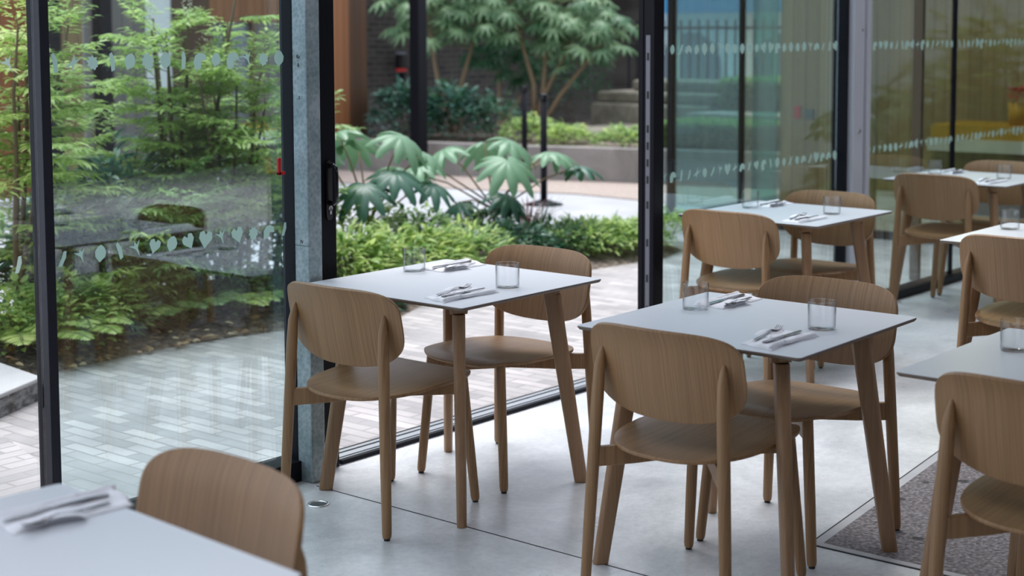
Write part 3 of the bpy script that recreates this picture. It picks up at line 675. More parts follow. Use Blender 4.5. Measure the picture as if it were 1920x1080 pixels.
# ------------------------------------------------------------------ foliage helpers
class Leaves:
    """many folded leaves as one mesh; every leaf is its own island"""
    def __init__(s): s.V = []; s.F = []; s.n = 0
    def leaf(s, p, d, up, L, w, fold=.25, droop=.2):
        d = d/np.linalg.norm(d); side = np.cross(d, up); q = np.linalg.norm(side)
        if q < 1e-4: side = np.array([1., 0, 0]); q = 1
        side = side/q; nn = np.cross(side, d)
        def P(a, b, c): return p+d*(a*L)+side*(b*w)+nn*c
        k = s.n
        s.V += [P(0, 0, 0), P(.36, 0, -droop*L*.08), P(.72, 0, -droop*L*.4), P(1, 0, -droop*L),
                P(.33, .5, fold*w*.5-droop*L*.08), P(.70, .38, fold*w*.38-droop*L*.4), P(.33, -.5, fold*w*.5-droop*L*.08), P(.70, -.38, fold*w*.38-droop*L*.4)]
        s.F += [(k, k+1, k+4), (k, k+6, k+1), (k+1, k+2, k+5, k+4), (k+1, k+6, k+7, k+2), (k+2, k+3, k+5), (k+2, k+7, k+3)]
        s.n += 8
    def blade(s, p, d, L, w, bend, n=5):
        hd = np.array([d[0], d[1], 0.]); h = np.linalg.norm(hd); hd = hd/h if h > 1e-6 else np.array([1., 0, 0]); side = np.array([-hd[1], hd[0], 0])
        k = s.n
        for i in range(n):
            t = i/(n-1); q = p+d*L*t+np.array([0, 0, -1.])*bend*L*t*t+hd*bend*L*.5*t*t; ww = w*(1-t)**.6*.5
            s.V += [q-side*ww, q+side*ww]
        s.F += [(k+2*i, k+2*i+1, k+2*i+3, k+2*i+2) for i in range(n-1)]; s.n += 2*n
    def palmate(s, c, axis, nrm, R, lobes, depth, droop, seg=7, rng=random):
        """one big lobed leaf: centre c, pointing along axis, surface normal nrm"""
        a = axis-nrm*np.dot(axis, nrm); a = a/np.linalg.norm(a); b = np.cross(nrm, a); k = s.n
        span = PI*.88; m = lobes*seg; rings = [.0, .22, .45, .68, .86, 1.0]; rows = []
        lr = [1-.22*abs((i+.5)/lobes*2-1)**1.5+rng.uniform(-.07, .07) for i in range(lobes)]
        for j in range(m+1):
            t = j/m; th = -span+2*span*t; l = min(lobes-1, int(t*lobes)); ph = (t*lobes-l)*2-1
            r = R*lr[l]*(1-depth*abs(ph)**1.15)*(1-.04*(j % 2)); rows.append((th, r, ph))
        s.V.append(c.copy())
        for q in rings[1:]:
            for th, r, ph in rows:
                rr = r*q; z = -droop*R*(rr/R)**2*(1+.35*abs(th)/PI)+.07*R*q*(1-abs(ph))*(1 if q < .9 else .4)
                s.V.append(c+(a*math.cos(th)+b*math.sin(th))*rr*(1-.12*droop*q)+nrm*z)
        w = m+1
        for j in range(m): s.F.append((k, k+1+j, k+2+j))
        for i in range(len(rings)-2):
            for j in range(m): o = k+1+i*w+j; s.F.append((o, o+w, o+w+1, o+1))
        s.n += 1+(len(rings)-1)*w
    def build(s, name, m, parent=None, smooth=False):
        me = bpy.data.meshes.new(name); me.from_pydata([tuple(v) for v in s.V], [], s.F); me.materials.append(MATS[m])
        if smooth: me.polygons.foreach_set('use_smooth', [True]*len(s.F))
        o = bpy.data.objects.new(name, me); COL.objects.link(o)
        if parent: o.parent = parent
        return o
def A(*v): return np.array(v, float)
UP = A(0, 0, 1)
def unit(v): return v/np.linalg.norm(v)

def nandina(x, y, H, n_canes, spread, seed, label, mats=('leaf_lime', 'leaf_green'), z0=.12, t0=.35, dens=1., flowers=0, fr=1.):
    rng = random.Random(seed); e = empty('nandina_shrub', (x, y, 0), 0, label, 'shrub', 'feathery shrubs in the planting bed')
    L = [Leaves() for _ in mats]; S = MB(); Fm = MB()
    for c in range(n_canes):
        a = rng.uniform(0, 2*PI); r0 = spread*.25*rng.random(); top = A(math.cos(a), math.sin(a), 0)*spread*rng.uniform(.2, .9)
        h = H*rng.uniform(.72, 1.0); pts = []
        for i in range(6):
            t = i/5; q = A(math.cos(a)*r0, math.sin(a)*r0, 0)*(1-t)+top*t**1.4; q[2] = z0-.08+(h-z0)*t; q[:2] += [rng.uniform(-.012, .012), rng.uniform(-.012, .012)]; pts.append(q)
        S.tube([tuple(p) for p in pts], [.010*H, .009*H, .0075*H, .006*H, .005*H, .003*H], 6)
        nf = int((9+5*H)*dens)
        for k in range(nf):
            t = t0+(1-t0)*(k+rng.random())/nf; j = min(4, int(t*5)); base = pts[j]+(pts[j+1]-pts[j])*(t*5-j)
            az = rng.uniform(0, 2*PI); el = rng.uniform(.05, .55)+(.5 if t > .93 else 0); d = A(math.cos(az)*math.cos(el), math.sin(az)*math.cos(el), math.sin(el))
            fl = rng.uniform(.26, .44)*fr*(1.1-.35*t); LL = L[0 if rng.random() < .6+.5*t else -1]
            S.tube([tuple(base), tuple(base+d*fl*.5), tuple(base+d*fl-UP*fl*.12)], [.0028, .002, .001], 4, caps=False)
            sd = unit(np.cross(d, UP)); ns = 6
            for q in range(ns):
                u = .22+.78*q/(ns-1); p = base+d*fl*u-UP*fl*.12*u*u
                for sg in ((-1, 1) if q < ns-1 else (0,)):
                    bd = unit(d*.8+sd*sg*.9+A(rng.uniform(-.15, .15), rng.uniform(-.15, .15), rng.uniform(-.25, .2))); bl = fl*(.50-.32*u)+.03
                    for w in range(4):
                        v = (w+.7)/4; pp = p+bd*bl*v-UP*bl*.1*v*v; s2 = unit(np.cross(bd, UP))
                        for s3 in ((-1, 1) if w < 3 else (0,)):
                            ld = unit(bd*.75+s2*s3*.9+A(rng.uniform(-.2, .2), rng.uniform(-.2, .2), rng.uniform(-.35, .1)))
                            LL.leaf(pp, ld, UP+A(rng.uniform(-.3, .3), rng.uniform(-.3, .3), 0), rng.uniform(.046, .078), rng.uniform(.016, .024), .2, .25)
        if c < flowers:
            p = pts[-1]
            for i in range(70):
                q = p+A(rng.gauss(0, .025), rng.gauss(0, .025), rng.uniform(0, .16)); s_ = .004
                Fm.add([q+A(s_, 0, 0), q+A(0, s_, 0), q-A(s_, 0, 0), q-A(0, s_, 0), q+A(0, 0, s_), q-A(0, 0, s_)], [(0, 1, 4), (1, 2, 4), (2, 3, 4), (3, 0, 4), (1, 0, 5), (2, 1, 5), (3, 2, 5), (0, 3, 5)])
    S.build('cane', 'stem_brown', e, smooth=True)
    for l, m in zip(L, mats):
        if l.n: l.build('foliage', m, e)
    if Fm.v: Fm.build('flower_panicle', 'cream_flower', e)
    return e

def mound(x, y, rx, ry, h, n, L, w, m, seed, label, group, cat='shrub', name='leafy_shrub', z0=.0, up=.45, rz=0, m2=None):
    rng = random.Random(seed); e = empty(name, (x, y, z0), rz, label, cat, group); l = Leaves(); l2 = Leaves(); S = MB()
    stems = []
    for i in range(max(5, n//90)):
        a = rng.uniform(0, 2*PI); r = rng.random()**.5*.8; t = A(math.cos(a)*rx*r, math.sin(a)*ry*r, h*(1-r*r*.6)*rng.uniform(.7, 1)); b = A(t[0]*.3, t[1]*.3, 0.0)
        S.tube([tuple(b), tuple((b+t)/2+A(0, 0, .03)), tuple(t)], [.006, .004, .002], 5, caps=False); stems.append((b, t))
    for i in range(n):
        a = rng.uniform(0, 2*PI); r = rng.random()**.5; zz = h*math.sqrt(max(0, 1-r*r))*(1-.35*rng.random()**2)
        bump_ = 1+.22*math.sin(a*3+seed)*math.cos(r*6+seed)
        p = A(math.cos(a)*rx*r, math.sin(a)*ry*r, max(.01, zz*bump_))
        d = unit(A(math.cos(a)*(.4+r), math.sin(a)*(.4+r), up)+A(rng.uniform(-.6, .6), rng.uniform(-.6, .6), rng.uniform(-.4, .5)))
        (l2 if m2 and rng.random() < .4 else l).leaf(p, d, UP+A(rng.uniform(-.4, .4), rng.uniform(-.4, .4), 0), L*rng.uniform(.6, 1.15), w*rng.uniform(.7, 1.1), .3, .3)
    S.build('stem', 'stem_brown', e)
    l.build('foliage', m, e)
    if m2 and l2.n: l2.build('foliage', m2, e)
    return e
def fern(x, y, R, n, m, seed, label, z0=.1, group='ferns in the planting bed'):
    rng = random.Random(seed); e = empty('fern', (x, y, z0), 0, label, 'fern', group); l = Leaves(); S = MB()
    for i in range(n):
        a = 2*PI*i/n+rng.uniform(-.2, .2); el = rng.uniform(.6, 1.15); d = A(math.cos(a), math.sin(a), 0); pts = []
        for k in range(8):
            t = k/7; pts.append(d*R*t*math.cos(el)*1.3+UP*(R*math.sin(el)*t*(1.25-t*.95)))
        S.tube([tuple(p) for p in pts], [.003]*7+[.001], 4, caps=False)
        for k in range(1, 26):
            t = k/26*7; j = min(6, int(t)); p = pts[j]+(pts[j+1]-pts[j])*(t-j); dd = unit(pts[j+1]-pts[j]); sd = unit(np.cross(dd, UP))
            for sg in (-1, 1): l.leaf(p, unit(sd*sg+dd*.45), np.cross(sd, dd), R*.30*math.sin(PI*min(.96, k/26*.85+.12))+.008, R*.055, .1, .15)
    S.build('stem', 'stem_green', e); l.build('frond', m, e); return e
def tuft(x, y, h, n, w, m, seed, label, z0=.1, bend=.5, group='grassy tufts in the planting bed'):
    rng = random.Random(seed); e = empty('grass_tuft', (x, y, z0), 0, label, 'grass', group); l = Leaves()
    for i in range(n):
        a = rng.uniform(0, 2*PI); el = rng.uniform(.5, 1.4); d = A(math.cos(a)*math.cos(el), math.sin(a)*math.cos(el), math.sin(el))
        l.blade(d*.02, d, h*rng.uniform(.7, 1.2), w, bend*rng.uniform(.5, 1.3))
    l.build('blade', m, e); return e
def bigleaf(x, y, stems, seed, label, z0=.1, group='large-leaved plants by the path'):
    """stems: list of (azimuth deg, reach, height, radius, dark?)"""
    rng = random.Random(seed); e = empty('rice_paper_plant', (x, y, z0), 0, label, 'plant', group); S = MB(); T = MB()
    hz = .30; T.tube([(0, 0, -.05), (.01, 0, hz*.5), (0, .01, hz)], [.016, .014, .012], 10); T.build('trunk', 'stem_brown', e, smooth=True)
    for az, reach, hh, R, dk in stems:
        a = math.radians(az); d = A(math.cos(a), math.sin(a), 0); tip = d*reach+UP*hh; b = A(0, 0, hz*rng.uniform(.75, 1))
        S.tube([tuple(b), tuple(b*.4+tip*.6+UP*.04), tuple(tip)], [.0075, .006, .005], 8)
        l = Leaves(); nrm = unit(UP+d*rng.uniform(.15, .5)+A(rng.uniform(-.2, .2), rng.uniform(-.2, .2), 0))
        l.palmate(tip, d, nrm, R*1.12, 9, .44, .55, 6, rng); l.build('leaf', 'leaf_bigdark' if dk else 'leaf_big', e, smooth=True)
    S.build('stalk', 'stem_pale', e, smooth=True); return e

# ------------------------------------------------------------------ planting bed
def bed_outline():
    front = [(2.2, 6.42), (3.0, 6.40), (3.85, 6.40), (4.2, 6.34), (4.8, 6.37), (5.2, 6.34), (5.55, 6.25), (5.95, 6.05), (6.2, 6.02), (6.6, 6.2), (7.5, 6.3), (8.7, 6.17), (9.1, 6.15), (9.45, 6.25)]
    back = [(9.75, 6.6), (9.75, 7.1), (9.3, 7.45), (8.0, 7.75), (6.0, 7.8), (4.0, 7.8), (2.2, 7.8)]
    return front+back
P = bed_outline(); cx, cy = 6, 7; b = MB(); n = len(P)
ring1 = [(x, y, .0) for x, y in P]; ring2 = [(x+(cx-x)*.02, y+(7.05-y)*.22, .05) for x, y in P]; ring3 = [(x+(cx-x)*.05, y+(7.05-y)*.55, .11) for x, y in P]
b.add(ring1+ring2+ring3, [(k*n+i, k*n+(i+1) % n, (k+1)*n+(i+1) % n, (k+1)*n+i) for k in range(2) for i in range(n)]+[tuple(2*n+i for i in range(n))])
tag(b.build('planting_bed_soil', 'soil', smooth=True), 'dark soil mound of the planting bed', kind='structure')
# fallen leaves along the edge of the bed
rng = random.Random(4); l = Leaves()
for i in range(460):
    x = rng.uniform(3.9, 6.4) if rng.random() < .8 else rng.uniform(6.4, 9.3); y = 6.30+rng.random()**1.5*.45; a = rng.uniform(0, 2*PI)
    l.leaf(A(x, y, .022+.11*max(0, min(.08, y-6.36))/.1), A(math.cos(a), math.sin(a), rng.uniform(-.1, .3)), UP+A(rng.uniform(-.6, .6), rng.uniform(-.6, .6), 0), rng.uniform(.03, .065), rng.uniform(.018, .03), .3, .1)
tag(l.build('fallen_leaves', 'leaf_litter'), 'scatter of dry orange and yellow leaves on the bed edge', 'leaves', kind='stuff')
ss = MB(); ss.prism([(1.6, 5.78), (3.45, 5.72), (3.80, 5.90), (3.86, 6.36), (3.7, 6.42), (1.6, 6.42)], .0, .085)
st_ = empty('stone_step', (0, 0, 0), 0, 'thick pale stone slab with a rough face at the lower left outside', 'stone slab')
ss.build('slab_side', 'rough_riser', st_); ss = MB(); ss.prism([(1.6, 5.775), (3.455, 5.715), (3.81, 5.895), (3.865, 6.365), (3.7, 6.425), (1.6, 6.425)], .085, .105); ss.build('slab_top', 'slab_stone', st_, bevel=.006)
st_.location = (0, 0, 0)

def X(px, y): # helper: world x of a plant that should read at picture column px when standing at depth y (approximate, ray from the camera spot)
    t = math.tan(0.8751+math.atan((px-960)/2884.57)); return y*t
NL = 'tall feathery lime-green shrub behind the glass'
nandina(X(15, 6.9), 6.9, 1.95, 5, .42, 1, 'feathery shrub at the far left edge, left of the black mullion', dens=.8, t0=.45)
nandina(X(200, 7.3), 7.3, 1.15, 4, .42, 2, 'lower feathery shrub just right of the first mullion', dens=.8)
nandina(X(330, 7.1), 7.1, 2.0, 6, .50, 3, 'tallest feathery shrub with cream flower heads, centre of the big pane', flowers=4, dens=.75, t0=.3)
nandina(X(425, 6.9), 6.9, 1.62, 6, .48, 4, 'broad feathery shrub near the red latch, right part of the big pane', flowers=3, dens=.9)
nandina(X(500, 7.4), 7.4, 1.25, 4, .42, 5, 'darker feathery shrub beside the steel column', mats=('leaf_green', 'leaf_deep'), dens=.8)
nandina(X(285, 6.8), 6.8, .95, 4, .38, 6, 'short feathery shrub under the tallest one', mats=('leaf_green', 'leaf_lime'), dens=.7, t0=.25)
nandina(X(120, 7.0), 7.0, .85, 4, .36, 7, 'small feathery shrub behind the first mullion base', mats=('leaf_lime', 'leaf_green'), dens=.7, t0=.2)
nandina(X(390, 7.5), 7.5, 1.1, 5, .45, 8, 'dark feathery shrub deep behind the broad one', mats=('leaf_deep', 'leaf_green'), dens=.8, t0=.15)
G1 = 'leafy shrubs in the planting bed'
mound(X(120, 7.1), 7.1, .42, .3, .66, 800, .13, .042, 'leaf_blue', 21, 'blue-green leafy shrub behind the first mullion', G1, z0=.08)
mound(X(215, 7.0), 7.0, .42, .3, .80, 1000, .13, .042, 'leaf_blue', 22, 'silvery blue-green shrub low behind the big pane', G1, z0=.08, m2='leaf_silver')
mound(X(330, 7.45), 7.45, .5, .25, .62, 900, .09, .03, 'leaf_green', 23, 'mid-green shrub under the tallest feathery shrub', G1, z0=.08, m2='leaf_silver')
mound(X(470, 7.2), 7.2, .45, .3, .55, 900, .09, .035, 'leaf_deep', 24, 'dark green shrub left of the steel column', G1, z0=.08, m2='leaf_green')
mound(X(30, 7.3), 7.3, .5, .3, .50, 700, .10, .03, 'leaf_green', 25, 'low green shrub at the far left edge', G1, z0=.08)
tuft(X(40, 6.75), 6.75, .30, 60, .018, 'leaf_lime', 31, 'pale grassy tuft at the far left')
tuft(X(165, 6.85), 6.85, .36, 80, .020, 'leaf_silver', 32, 'silvery spiky tuft right of the first mullion')
tuft(X(250, 6.75), 6.75, .33, 70, .022, 'leaf_silver', 33, 'pale spiky tuft near the bed edge, centre of the big pane')
tuft(X(345, 6.85), 6.85, .42, 80, .020, 'leaf_green', 34, 'green spiky tuft below the table reflection')
tuft(X(366, 6.8), 6.8, .26, 26, .05, 'leaf_silver', 37, 'rosette of broad pale leaves on a stalk under the table reflection', z0=.34, bend=.7)
tuft(X(220, 6.5), 6.5, .22, 60, .014, 'leaf_bigdark', 35, 'dark low tuft at the bed edge')
tuft(X(445, 6.75), 6.75, .26, 60, .016, 'leaf_deep', 36, 'dark tuft left of the steel column')
fern(X(10, 6.62), 6.62, 0.375, 12, 'leaf_lime', 41, 'bright fern at the far left edge by the stone slab')
fern(X(60, 6.56), 6.56, 0.35, 12, 'leaf_lime', 42, 'bright fern beside the first mullion')
fern(X(140, 6.55), 6.55, 0.325, 12, 'leaf_lime', 43, 'bright fern right of the first mullion at the paving edge')
fern(X(205, 6.8), 6.8, 0.375, 12, 'leaf_lime', 44, 'lime fern behind the dark low tuft')
fern(X(305, 6.65), 6.65, 0.3, 11, 'leaf_green', 45, 'green fern in the middle of the bed edge')
fern(X(390, 6.60), 6.60, 0.325, 11, 'leaf_green', 46, 'small fern among fallen leaves at the bed edge')
fern(X(440, 6.52), 6.52, 0.275, 11, 'leaf_lime', 47, 'yellow-green fern at the right end of the pane')
fern(X(515, 6.6), 6.6, 0.325, 11, 'leaf_green', 48, 'fern beside the steel column')
for i, (px, y, rx, ry, h, n, L_, w_, m, m2, lab) in enumerate([
        (20, 6.62, .34, .20, .30, 520, .07, .034, 'leaf_green', 'leaf_lime', 'low green clump behind the stone slab'),
        (110, 6.60, .32, .20, .32, 520, .07, .034, 'leaf_lime', 'leaf_green', 'low lime clump hidden partly by the first mullion'),
        (185, 6.60, .28, .18, .28, 460, .065, .03, 'leaf_lime', 'leaf_green', 'small lime clump near the paving, right of the first mullion'),
        (235, 6.62, .22, .14, .18, 320, .07, .022, 'leaf_blue', 'leaf_silver', 'silvery clump at the bed edge below the pale spiky tuft'),
        (300, 6.75, .28, .20, .32, 460, .07, .03, 'leaf_green', 'leaf_lime', 'green clump in the middle of the bed'),
        (350, 6.62, .24, .14, .15, 300, .05, .02, 'leaf_deep', 'leaf_green', 'low dark clump in the middle of the bed edge'),
        (420, 6.66, .30, .20, .28, 440, .06, .026, 'leaf_green', 'leaf_deep', 'green clump left of the yellow-green fern'),
        (480, 6.62, .26, .16, .18, 340, .05, .024, 'leaf_deep', 'leaf_blue', 'dark bluish clump near the column at the bed edge'),
        (530, 6.75, .28, .18, .30, 380, .07, .03, 'leaf_blue', 'leaf_green', 'blue-green clump just behind the black window stile')]):
    mound(X(px, y), y, rx, ry, h, n, L_, w_, m, 130+i, lab, G1, z0=.06, m2=m2)
# low shrubs seen through the doorway
G2 = 'low shrubs seen through the doorway'
for i, (px, y, rx, ry, h, n, m, m2, lab) in enumerate([
        (650, 6.55, .34, .28, .34, 900, 'leaf_lime', 'leaf_green', 'bright leafy shrub right beside the black door stile'),
        (720, 6.55, .38, .30, .33, 950, 'leaf_lime', 'leaf_green', 'bright yellow-green shrub behind the near tumbler'),
        (665, 7.05, .45, .30, .46, 950, 'leaf_green', 'leaf_lime', 'taller green shrub beside the door stile'),
        (790, 6.65, .38, .30, .28, 950, 'leaf_lime', 'leaf_green', 'lime shrub behind the doorway table'),
        (770, 7.15, .45, .28, .34, 900, 'leaf_green', 'leaf_deep', 'green shrub below the big-leaved plants'),
        (870, 6.65, .40, .34, .26, 900, 'leaf_green', 'leaf_lime', 'green shrub right behind the napkin on the doorway table'),
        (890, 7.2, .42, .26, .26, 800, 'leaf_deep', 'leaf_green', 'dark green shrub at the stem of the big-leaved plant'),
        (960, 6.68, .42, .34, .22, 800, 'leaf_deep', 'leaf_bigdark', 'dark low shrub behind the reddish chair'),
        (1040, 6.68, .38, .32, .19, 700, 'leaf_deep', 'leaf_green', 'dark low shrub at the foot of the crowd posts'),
        (1100, 6.62, .42, .34, .16, 800, 'leaf_green', 'leaf_lime', 'low green shrub left of the black door edge'),
        (1170, 6.48, .42, .30, .17, 850, 'leaf_green', 'leaf_lime', 'low bright shrub touching the black door edge'),
        (1250, 6.45, .30, .25, .19, 600, 'leaf_lime', 'leaf_green', 'low bright shrub seen through the right pane')]):
    mound(X(px, y), y, rx, ry, h, n, (.11, .07, .085)[i % 3], (.026, .030, .022)[i % 3], m, 60+i, lab, G2, z0=.06, m2=m2)
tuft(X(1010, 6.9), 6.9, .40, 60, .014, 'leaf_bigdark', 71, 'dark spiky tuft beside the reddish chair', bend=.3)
tuft(X(990, 7.1), 7.1, .42, 50, .014, 'leaf_maroon', 72, 'maroon spiky tuft near the crowd posts', bend=.3)
mound(6.15, 6.22, .28, .12, .16, 300, .06, .03, 'leaf_deep', 79, 'dark plant clump at the bed corner, seen under the doorway table', G2, z0=.0)
# two big-leaved plants  (azimuth, reach, height, leaf radius, dark)
bigleaf(X(690, 7.15), 7.15, [(125, .20, .86, .25, 0), (150, .34, .74, .24, 0), (-60, .22, .84, .25, 0), (-30, .38, .72, .22, 0), (-100, .3, .62, .24, 1), (-140, .34, .55, .25, 1), (60, .3, .78, .22, 0), (-50, .42, .52, .2, 1), (10, .35, .6, .2, 0)], 5, 'big-leaved plant with pale lobed leaves beside the black door stile')
bigleaf(X(925, 7.1), 7.1, [(130, .36, .68, .25, 0), (-45, .12, .74, .25, 0), (-120, .30, .62, .27, 0), (-50, .40, .66, .22, 0), (-40, .62, .55, .20, 1), (-20, .5, .62, .2, 0), (-100, .16, .36, .2, 1), (140, .25, .30, .18, 1), (150, .55, .58, .21, 0), (-65, .12, .28, .19, 1), (130, .55, .50, .22, 0), (60, .2, .70, .24, 0)], 9, 'big-leaved plant with dark and pale lobed leaves behind the reddish chair')
bd = MB(); bd.lathe([(.0, .0), (.055, .0), (.06, .01), (.06, .33), (.052, .37), (.03, .395), (0, .40)], 20)
tag(bd.build('garden_bollard', 'black_gloss', loc=(X(52, 7.95), 7.95, 0), smooth=True), 'short rounded black bollard at the far left, behind the bed', 'bollard')

# ------------------------------------------------------------------ far garden
for i, (x, y, lab) in enumerate([(11.12, 8.9, 'nearer black crowd-control post on a round base, in front'), (12.58, 10.33, 'further black crowd-control post behind the nearer one')]):
    e = empty('barrier_post', (x, y, 0), 0, lab, 'barrier post', 'black barrier posts')
    MB().lathe([(0, 0), (.18, 0), (.18, .008), (.10, .03), (.035, .05), (0, .05)], 32).build('base', 'black_metal', e, smooth=True)
    MB().tube([(0, 0, .04), (0, 0, .98)], .032, 18).build('post', 'black_metal', e, smooth=True)
    MB().lathe([(0, .98), (.038, .98), (.038, 1.03), (.02, 1.035), (0, 1.035)], 20).build('belt_head', 'black_gloss', e)
# planter wall
pl = empty('planter', (0, 0, 0), 0, 'long low concrete planter wall across the back of the garden', 'planter')
edge = [(13.75, 7.5), (13.23, 9.33), (12.82, 10.6), (12.55, 11.9), (12.42, 13.2)]
b = MB()
for (x0, y0), (x1, y1) in zip(edge, edge[1:]):
    b.prism([(x0, y0), (x0+.16, y0), (x1+.16, y1), (x1, y1)][::1], 0, .37)
b.build('planter_wall', 'planter_concrete', pl, bevel=.006)
b = MB(); b.prism([(x+.155, y) for x, y in edge]+[(18.4, 13.2), (18.4, 7.5)], 0, .33); b.build('planter_soil', 'soil', pl)
# dark steel post, timber bay, brick wall
tag(MB().box(-.07, .07, -.07, .07, 0, 4.2).build('canopy_post', 'black_metal', loc=(12.42-.1, 11.62, 0), bevel=.005), 'dark square steel post rising in front of the planter', 'post')
bwl = MB().box(0, .3, 12.9, 14.6, 0, 5.2); tag(bwl.build('brick_wall', 'brick_wall', loc=(18.4, 0, 0)), 'dark old brick wall at the back of the garden', kind='structure')
bwl.v = []
tag(MB().box(13.2, 18.7, 0, .3, 0, 5.2).build('brick_wall', 'brick_wall_x', loc=(0, 14.6, 0)), 'dark brick return wall behind the timber bay', kind='structure')
tag(MB().box(14.2, 20.5, 12.7, 21, 3.0, 3.3).build('unseen_shade_deck', 'black_metal'), 'unseen deck added to shade the back of the garden', kind='structure')  # slab above the view, added to keep daylight off the brick wall
pav = empty('timber_pavilion', (0, 13.3, 0), 0, 'timber-clad building along the back, with dark posts and grey windows', 'building')
def bay(x0, x1, z0, z1, m, name='cladding', y0=0, y1=.2): return MB().box(x0, x1, y0, y1, z0, z1).build(name, m, pav)
bay(4.5, 8.6, 0, 4.2, 'cedar'); bay(8.6, 8.94, 0, 4.2, 'grey_glass', 'window', .05, .1)
bay(8.94, 9.18, 0, 4.2, 'pale_boards_x', 'timber_jamb'); bay(9.32, 9.95, 0, 4.2, 'grey_boards')
bay(9.95, 10.3, .95, 4.2, 'white_paint', 'pale_panel', .02, .1); bay(9.95, 10.3, 0, .95, 'grey_boards')
bay(10.3, 10.8, 0, 4.2, 'cedar_dark'); bay(10.8, 11.45, 0, 1.72, 'grey_glass', 'window', .06, .1); bay(11.45, 11.85, 0, 1.72, 'grey_boards')
bay(10.8, 11.85, 1.72, 4.2, 'cedar'); bay(11.85, 12.3, 0, 4.2, 'cedar_dark')
bay(12.3, 12.85, 0, 4.2, 'cedar', 'door_leaf', -.05, .1); bay(12.85, 13.2, 0, 4.2, 'cedar_dark')
for x in (10.8, 11.05, 11.4): bay(x, x+.05, 0, 1.72, 'bronze', 'window_bar', 0, .06)
bay(11.2, 12.2, .50, .60, 'yellow', 'window_ledge', -.25, 0); bay(11.2, 12.2, .36, .50, 'white_paint', 'window_ledge', -.25, 0)
for x in (8.58, 9.18): bay(x, x+.14, 0, 4.2, 'black_metal', 'post', -.3, -.16)
MB().box(3.5, 13.4, -.6, .2, 4.2, 4.4).build('eaves', 'black_metal', pav)
# large fatsia tree on the planter with several trunks
def fatsia(x, y, trunks, seed, label, R=(.17, .25), m='leaf_fatsia', z0=.33, nl=9, name='fatsia_tree', cat='tree', group=None):
    rng = random.Random(seed); e = empty(name, (x, y, z0), 0, label, cat, group); T = MB(); S = MB(); l = Leaves()
    for pts, count, spread in trunks:
        n = len(pts); T.tube(pts, [.035-.022*i/(n-1) for i in range(n)], 8)
        for k in range(count):
            t = rng.uniform(.45, 1.0)**.7*(n-1); j = min(n-2, int(t)); p = np.array(pts[j])+(np.array(pts[j+1])-np.array(pts[j]))*(t-j)
            a = rng.uniform(0, 2*PI); el = rng.uniform(-.1, 1.0); d = A(math.cos(a)*math.cos(el), math.sin(a)*math.cos(el), math.sin(el)); tip = p+d*spread*rng.uniform(.4, 1.1)
            S.tube([tuple(p), tuple((p+tip)/2+UP*.02), tuple(tip)], [.006, .005, .004], 5, caps=False)
            nrm = unit(UP+d*.45+A(rng.uniform(-.3, .3), rng.uniform(-.3, .3), 0)-A(.3, .3, 0)*.5)
            l.palmate(tip, d, nrm, rng.uniform(*R), nl, .74, .42, 4, rng)
    T.build('trunk', 'stem_pale', e, smooth=True); S.build('stalk', 'stem_green', e); l.build('foliage', m, e); return e
fatsia(15.0, 12.2, [([(0, 0, 0), (.12, -.12, .5), (.30, -.30, 1.0), (.42, -.46, 1.5)], 40, .5), ([(.05, 0, 0), (.02, -.02, .6), (-.1, .1, 1.2), (-.2, .2, 1.7)], 40, .5),
    ([(0, -.1, 0), (.2, -.32, .5), (.48, -.62, 1.0), (.60, -.80, 1.35)], 36, .5), ([(0, -.05, 0), (.1, -.1, .5), (.12, -.15, 1.2), (.15, -.2, 1.8)], 36, .5)], 3,
    'large spreading tree with glossy hand-shaped leaves over the planter', z0=.33)
fatsia(14.4, 12.9, [([(0, 0, 0), (.05, .0, .6), (.15, -.15, 1.2), (.2, -.2, 1.6)], 54, .6), ([(.0, .1, 0), (-.2, .15, .6), (-.3, .2, 1.3), (-.35, .25, 1.7)], 54, .6)], 8, 'smaller hand-leaved tree left of the large one, behind the dark post', z0=.33)
fatsia(15.8, 13.4, [([(0, 0, 0), (.05, .05, .6), (0, .05, 1.0)], 30, .5), ([(0, 0, 0), (.2, -.3, .5), (.3, -.6, .9)], 30, .5)], 12, 'dark hand-leaved shrub in the shade below the large tree', z0=.33, m='leaf_deep', cat='shrub', name='fatsia_shrub')
G3 = 'low plants along the planter'
for i, (x, y, rx, ry, h, m, m2, lab) in enumerate([
        (13.3, 12.75, .4, .4, .62, 'leaf_blue', 'leaf_deep', 'blue-green clump left of the dark post on the planter'),
        (13.5, 12.2, .45, .4, .60, 'leaf_blue', 'leaf_deep', 'broad blue-green clump right of the dark post'),
        (13.7, 11.7, .40, .35, .50, 'leaf_deep', 'leaf_blue', 'dark green clump behind the further barrier post'),
        (13.7, 11.15, .40, .30, .28, 'leaf_green', 'leaf_lime', 'bright low clump between the barrier posts'),
        (13.75, 10.7, .35, .25, .20, 'leaf_lime', 'leaf_green', 'bright green clump left of the low stone'),
        (13.7, 9.85, .22, .35, .20, 'leaf_green', 'leaf_lime', 'green clump in front of the low stone'),
        (16.9, 12.9, .6, .5, .8, 'leaf_deep', 'leaf_deep', 'very dark shrub in the shade against the brick wall')]):
    mound(x, y, rx, ry, h, 500, .16 if 'blue' in m else .10, .07 if 'blue' in m else .035, m, 90+i, lab, G3, z0=.33, m2=m2)
